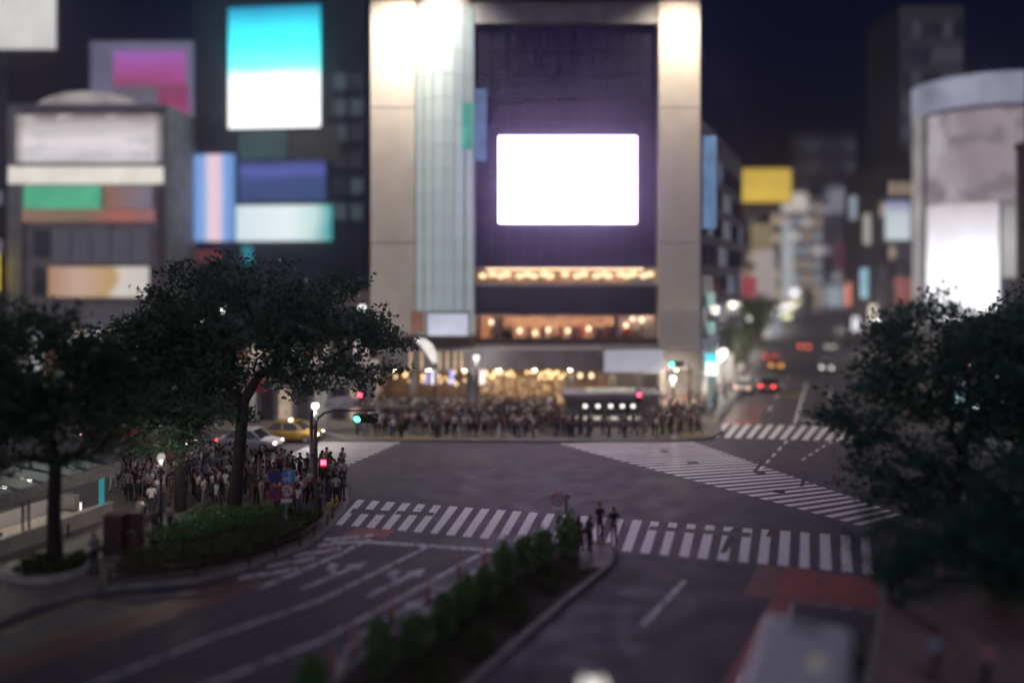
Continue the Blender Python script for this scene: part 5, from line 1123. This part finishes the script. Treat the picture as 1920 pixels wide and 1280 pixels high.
def hair_me(J, kind):
    h_ = Vector(J['hd']); mb = MB(); n, m = 14, 9; vs = []
    mb.ball((h_.x, h_.y + .018, h_.z + .060), (.088, .100, .088), 14, 8)
    mb.v = [(x, y, z if y > h_.y - .03 or z > h_.z + .07 else h_.z + .07 + .1 * (z - h_.z - .07)) for x, y, z in mb.v]
    mb.ball((h_.x, h_.y + .045, h_.z + .01), (.078, .065, .085), 12, 8)
    if kind == 'long': mb.ball((h_.x, h_.y + .055, h_.z - .08), (.088, .055, .19), 12, 8)
    if kind == 'bun': mb.ball((h_.x, h_.y + .11, h_.z + .07), .045, 10, 6)
    return mb.mesh('hair', HAIR[0], True)
HM = {(p, k_): hair_me(PM[p][1], k_) for p in POSES for k_ in ('short', 'long', 'bun')}
def garment(kind):
    mb = MB()
    if kind == 'skirt':
        n = 14; prof = ((1.02, .135, .105), (.88, .17, .14), (.62, .21, .18), (.50, .225, .195))
        vs = [(a_ * math.cos(2 * math.pi * k_ / n), b_ * math.sin(2 * math.pi * k_ / n), z) for z, a_, b_ in prof for k_ in range(n)]
        mb.add(vs, [(i * n + k_, i * n + (k_ + 1) % n, (i + 1) * n + (k_ + 1) % n, (i + 1) * n + k_) for i in range(3) for k_ in range(n)])
    if kind == 'backpack': mb.box((0, .19, 1.20), (.28, .16, .40), 0, .85); mb.tube([(-.1, .1, 1.40), (-.11, -.10, 1.36), (-.11, -.11, 1.2), (-.12, .1, 1.05)], .02, 5); mb.tube([(.1, .1, 1.40), (.11, -.10, 1.36), (.11, -.11, 1.2), (.12, .1, 1.05)], .02, 5)
    if kind == 'shoulder_bag': mb.box((.25, .02, .92), (.10, .30, .24), 0, .9); mb.tube([(.24, .08, 1.03), (.19, .06, 1.40), (.19, -.05, 1.40), (.24, -.06, 1.03)], .012, 5)
    return mb
GM = {k_: garment(k_).mesh(k_, MATS['cl_black'], k_ == 'skirt') for k_ in ('skirt', 'backpack', 'shoulder_bag')}
PR = random.Random(21)
TOPS = ['white'] * 9 + ['pale_grey'] * 5 + ['grey'] * 4 + ['black'] * 7 + ['charcoal'] * 4 + ['navy'] * 4 + ['cream'] * 2 + ['pale_blue'] * 2 + ['red', 'wine', 'blue', 'olive', 'brown', 'pink', 'teal', 'orange']
BOTS = ['black'] * 6 + ['charcoal'] * 3 + ['navy'] * 3 + ['denim'] * 4 + ['khaki'] * 2 + ['grey', 'white', 'brown']
EXACT = {}
def person(x, y, z, face, label=None, group=None, top=None, bot=None, pose=None, hair=None, extra=None, hgt=None, info=None):
    top = top or PR.choice(TOPS); bot = bot or PR.choice(BOTS); pose = pose or PR.choice(['stand', 'stand', 'phone', 'phone', 'hands', 'shift', 'shift', 'cross', 'stride', 'ear'])
    hair = hair or PR.choice(['short', 'short', 'short', 'long', 'long', 'bun']); extra = extra if extra is not None else PR.choice(['', '', '', 'backpack', 'shoulder_bag', 'shoulder_bag', 'skirt' if hair == 'long' else ''])
    if extra == 'skirt' and pose == 'stride': pose = 'stand'
    s_ = (hgt or PR.gauss(1.68, .075)) / 1.70
    o = bpy.data.objects.new('person', PM[pose][0]); COL.objects.link(o); o.location = (x, y, z); o.rotation_euler = (0, 0, face); o.scale = (s_ * PR.uniform(.96, 1.08), s_ * PR.uniform(.96, 1.06), s_)
    for i_, m_ in ((1, top), (2, bot)): o.material_slots[i_].link = 'OBJECT'; o.material_slots[i_].material = MATS['cl_' + m_]
    hobj = ob('hair', HM[(pose, hair)], o); hobj.material_slots[0].link = 'OBJECT'; hobj.material_slots[0].material = PR.choices(HAIR, (7, 3, 1))[0]
    if extra:
        g_ = ob(extra, GM[extra], o); g_.material_slots[0].link = 'OBJECT'; g_.material_slots[0].material = MATS['cl_' + (bot if extra == 'skirt' else PR.choice(('black', 'navy', 'brown', 'charcoal', 'cream', 'red')))]
    tw = top.replace('_', '-'); bw_ = bot.replace('_', ' ')
    o['category'] = 'person'
    if group: o['group'] = group
    desc = 'person in %s top and %s %s' % (tw, bw_, 'skirt' if extra == 'skirt' else 'trousers')
    o['label'] = (label or desc); EXACT[o.name] = desc; return o
def ordinal(n): return '%d%s' % (n, 'th' if 10 <= n % 100 <= 20 else {1: 'st', 2: 'nd', 3: 'rd'}.get(n % 10, 'th'))
def crowd(spots, rows, where, face0, spread, group):
    """spots (x, y, z); rows: list of y limits from the front; label by colour and place in its row"""
    byrow = {}
    for s_ in spots:
        r_ = sum(1 for lim in rows if s_[1] > lim); byrow.setdefault(r_, []).append(s_)
    rn = ('front row', 'second row', 'third row', 'fourth row', 'fifth row', 'sixth row', 'back row', 'last row')
    for r_, ss in byrow.items():
        for i_, s_ in enumerate(sorted(ss)):
            o = person(*s_, face0 + PR.gauss(0, spread)); d_ = EXACT[o.name].replace('person in ', '')
            o['label'] = 'person in %s, %s from left, %s of %s' % (d_, ordinal(i_ + 1), rn[r_], where); o['group'] = group
def scatter(n, inside, mind, tries=40000):
    out = []
    for _ in range(tries):
        p = inside()
        if p and all((p[0] - a_) ** 2 + (p[1] - b_) ** 2 > mind * mind for a_, b_, _z in out): out.append((p[0], p[1], .13))
        if len(out) >= n: break
    return out
def far_pt():
    x = PR.uniform(-12.3, 5.2); y = 54.7 + PR.random() ** 1.1 * 9.6
    if x < -9.5 and PR.random() < .6: return None
    if x > 3.8 and y > 57.2: return None
    if (x - PX(889, 63)) ** 2 + (y - 63) ** 2 < .8: return None
    return x, y
crowd(scatter(146, far_pt, .50), (55.4, 56.2, 57.2, 58.4, 59.8, 61.4), 'far crowd', 0.0, .5, 'people waiting below the big screen')
def kiosk_pt(): return PR.uniform(5.0, 10.8), PR.uniform(54.7, 57.0)
crowd(scatter(16, kiosk_pt, .75), (), 'kiosk group', 0.0, .9, 'people in front of the kiosk')
def right_pt():
    y = PR.uniform(55.6, 66.5); x0 = 10.9 + .12 * (y - 56); x1 = 14.2 + .33 * (y - 56); x = PR.uniform(x0, x1); return (x, y)
crowd(scatter(36, right_pt, .52), (57.4, 59.2, 61.2, 63.6), 'avenue corner crowd', .3, .8, 'people at the avenue corner')
def plaza_pt():
    px, py = PR.uniform(235, 648), PR.uniform(868, 968); x, y = G(px, py)
    if px > 600 and py > 945: return None
    if px < 330 and py > 1000: return None
    if any((x - a_[0]) ** 2 + (y - a_[1]) ** 2 < .5 for a_ in (b2, b3, (cx_, cy_), (lx0, ly0))): return None
    if y > 45.0 and px > 440: return None
    if y > 46.6: return None
    if px < 300 and PR.random() < .45: return None
    return x, y
crowd(scatter(80, plaza_pt, .5), (38.4, 39.8, 41.2, 42.8, 44.6), 'plaza crowd', math.pi - .5, .7, 'people waiting on the plaza')
for i_, (px, py, t_, b_, ps, ex, lab) in enumerate(((262, 1000, 'white', 'black', 'stand', 'shoulder_bag', 'person in white shirt and black trousers left of the slim lamp post'), (284, 972, 'white', 'charcoal', 'hands', '', 'person in white top standing behind the slim lamp post'), (273, 1022, 'pale_grey', 'white', 'shift', '', 'person in pale clothes in front of the plaza bed, left'), (291, 1018, 'navy', 'denim', 'phone', 'backpack', 'person in navy with backpack beside the person in pale clothes'), (318, 1012, 'pale_grey', 'navy', 'phone', 'shoulder_bag', 'person in grey top right of the slim lamp post by the bed'),
        (642, 944, 'charcoal', 'charcoal', 'stand', '', 'person in dark clothes foremost at the plaza corner kerb'), (630, 948, 'pale_grey', 'black', 'shift', '', 'person in pale top second from the plaza corner kerb'), (617, 938, 'grey', 'black', 'stand', '', 'person in grey top third from the plaza corner kerb'), (600, 975, 'charcoal', 'black', 'hands', '', 'person in charcoal just behind the plaza corner pole'),
        (560, 974, 'white', 'denim', 'stand', 'shoulder_bag', 'person in white with bag right of the sign post'), (235, 925, 'grey', 'denim', 'stride', '', 'person in grey walking past the entrance end'), (212, 925, 'white', 'white', 'stride', '', 'person in white walking by the teal column'), (232, 905, 'black', 'charcoal', 'stride', '', 'person in black walking behind the entrance'))):
    x, y = G(px, py); person(x, y, .13, math.pi + PR.gauss(-.3, .6), lab, None, t_, b_, ps, None, ex)
x, y = G(176, 1082); person(x, y, .13, R(60), 'person in grey top leaning beside the brown cabinets', None, 'grey', 'black', 'phone', 'short', 'shoulder_bag')
# four people waiting at the island tip
for px, py, t_, b_, ps, hr, ex, fc, hh, lab in ((1125, 1021, 'black', 'black', 'stand', 'short', '', .4, 1.80, 'tall person in black, tallest of four on the traffic island'), (1151, 1026, 'black', 'charcoal', 'hands', 'short', '', .2, 1.68, 'person in black at the right tip of the traffic island'), (1106, 1042, 'navy', 'black', 'phone', 'long', 'shoulder_bag', 2.2, 1.62, 'long-haired person in navy with a bag on the traffic island'), (1086, 1040, 'charcoal', 'wine', 'shift', 'long', 'skirt', 2.5, 1.58, 'person in a wine skirt next to the island shrubs')):
    x, y = G(px, py); person(x, y, .15, fc, lab, None, t_, b_, ps, hr, ex, hh)
# right pavement
for px, py, t_, b_, ps, ex, lab in ((1752, 1298, 'pale_blue', 'charcoal', 'stride', 'shoulder_bag', 'person in pale blue top walking on the right pavement'), (1852, 1312, 'pink', 'navy', 'stride', '', 'person in pink top at the lower right corner'), (1672, 1138, 'black', 'black', 'stand', '', 'person in black at the right kerb under the tree'), (1690, 1148, 'blue', 'denim', 'phone', '', 'person in blue at the right kerb under the tree'), (1712, 1075, 'orange', 'navy', 'stand', '', 'person in orange behind the drooping tree')):
    x, y = G(px, py); person(x, y, .13, PR.choice((0, math.pi)) + .4, lab, None, t_, b_, ps, None, ex)
# guests behind the cafe windows
for i_, px in enumerate((930, 958, 992, 1018, 1052, 1082, 1118, 1150, 1205)):
    person(PX(px, QY + 1.5), QY + 1.2 + (i_ % 3) * .4, 6.0, PR.gauss(0, .9), 'person in dark clothes behind the cafe window, %s from left' % ordinal(i_ + 1), 'guests behind the cafe window', PR.choice(('black', 'charcoal', 'navy', 'wine')), 'black', PR.choice(('stand', 'hands', 'shift')), None, '', 1.66)

# everyone past the first three hundred: the rest of the waiting mass, one object
def mass(spots, face0, spread, name):
    mb = MB(); pal = ['skin', 'cl_black', 'cl_charcoal', 'cl_grey', 'cl_pale_grey', 'cl_white', 'cl_navy', 'cl_cream', 'cl_pale_blue', 'cl_brown', 'cl_denim', 'cl_red', 'hair_black', 'hair_brown', 'cl_khaki', 'cl_wine']
    cache = {}
    for k_, (me_, J_) in PM.items():
        def arr(m_): return np.array([v.co[:] for v in m_.vertices]), [tuple(p.vertices) for p in m_.polygons], [p.material_index for p in m_.polygons]
        cache[k_] = (arr(me_), arr(HM[(k_, 'short')]), arr(HM[(k_, 'long')]))
    for (x, y, z) in spots:
        b_, hs, hl = cache[PR.choice(list(cache))]; a_ = face0 + PR.gauss(0, spread); c_, s_ = math.cos(a_), math.sin(a_); k_ = PR.gauss(1.68, .07) / 1.7
        Rm = np.array(((c_, -s_, 0), (s_, c_, 0), (0, 0, 1))) * k_
        t_ = pal.index(PR.choice(['cl_white', 'cl_white', 'cl_white', 'cl_pale_grey', 'cl_pale_grey', 'cl_grey', 'cl_black', 'cl_black', 'cl_charcoal', 'cl_navy', 'cl_cream', 'cl_pale_blue', 'cl_brown', 'cl_red', 'cl_wine'])); bt = pal.index(PR.choice(['cl_black', 'cl_black', 'cl_navy', 'cl_denim', 'cl_charcoal', 'cl_khaki']))
        for (V_, F_, M_), hm in ((b_, None), (PR.choice((hs, hs, hl)), pal.index(PR.choice(('hair_black', 'hair_black', 'hair_brown'))))):
            o_ = len(mb.v); W_ = V_ @ Rm.T + np.array((x, y, z)); mb.v += W_.tolist(); mb.f += [tuple(i + o_ for i in f) for f in F_]
            mb.m += [hm] * len(F_) if hm is not None else [(0, t_, bt, 1, 12, 0)[m] for m in M_]
    o = stuff(ob(name, mb.mesh(name, [MATS[p] for p in pal], True))); tag(o, 'dense mass of waiting people filling the gaps in the far crowd and plaza', 'crowd'); return o
taken = [(o.location.x, o.location.y) for o in bpy.data.objects if o.name.startswith('person')]
def clear(p, d): return p and all((p[0] - a_) ** 2 + (p[1] - b_) ** 2 > d * d for a_, b_ in taken)
def far2(): 
    p = (PR.uniform(-12.0, 5.0), 55.3 + PR.random() ** .8 * 10.2)
    return p if (p[0] < 3.8 or p[1] < 57.2) and clear(p, .38) else None
def avenue2():
    t_ = PR.uniform(4, 24); p = (16.4 + .44 * t_ - PR.uniform(.5, 3.0 if t_ > 6 else 4), 61 + t_)
    return p if clear(p, .5) else None
def corner2():
    p = right_pt(); return p if clear(p, .42) else None
def plaza2():
    p = plaza_pt(); return p if p and p[1] > 39 and clear(p, .42) else None
rest = scatter(175, far2, .38) + scatter(34, corner2, .42) + scatter(34, avenue2, .5)
for p in rest: taken.append(p[:2])
rest += scatter(80, plaza2, .42)
mass(rest, .0, .8, 'crowd')

# ================================================================== night haze that glows round the lit screens
hm, nt, b_ = nodes_of('night_haze'); nt.nodes.remove(b_)
pv = nt.nodes.new('ShaderNodeVolumePrincipled'); pv.inputs['Color'].default_value = (.88, .82, 1.0, 1); pv.inputs['Density'].default_value = .0011; pv.inputs['Anisotropy'].default_value = .92
nt.links.new(pv.outputs[0], nt.nodes['Material Output'].inputs['Volume'])
hz = stuff(ob('haze', MB().box((0, 400, 39.5), (2500, 1700, 83)).mesh('haze', hm))); tag(hz, 'thin night haze filling the street between the lit screens', 'haze')
scene.cycles.volume_bounces = 0
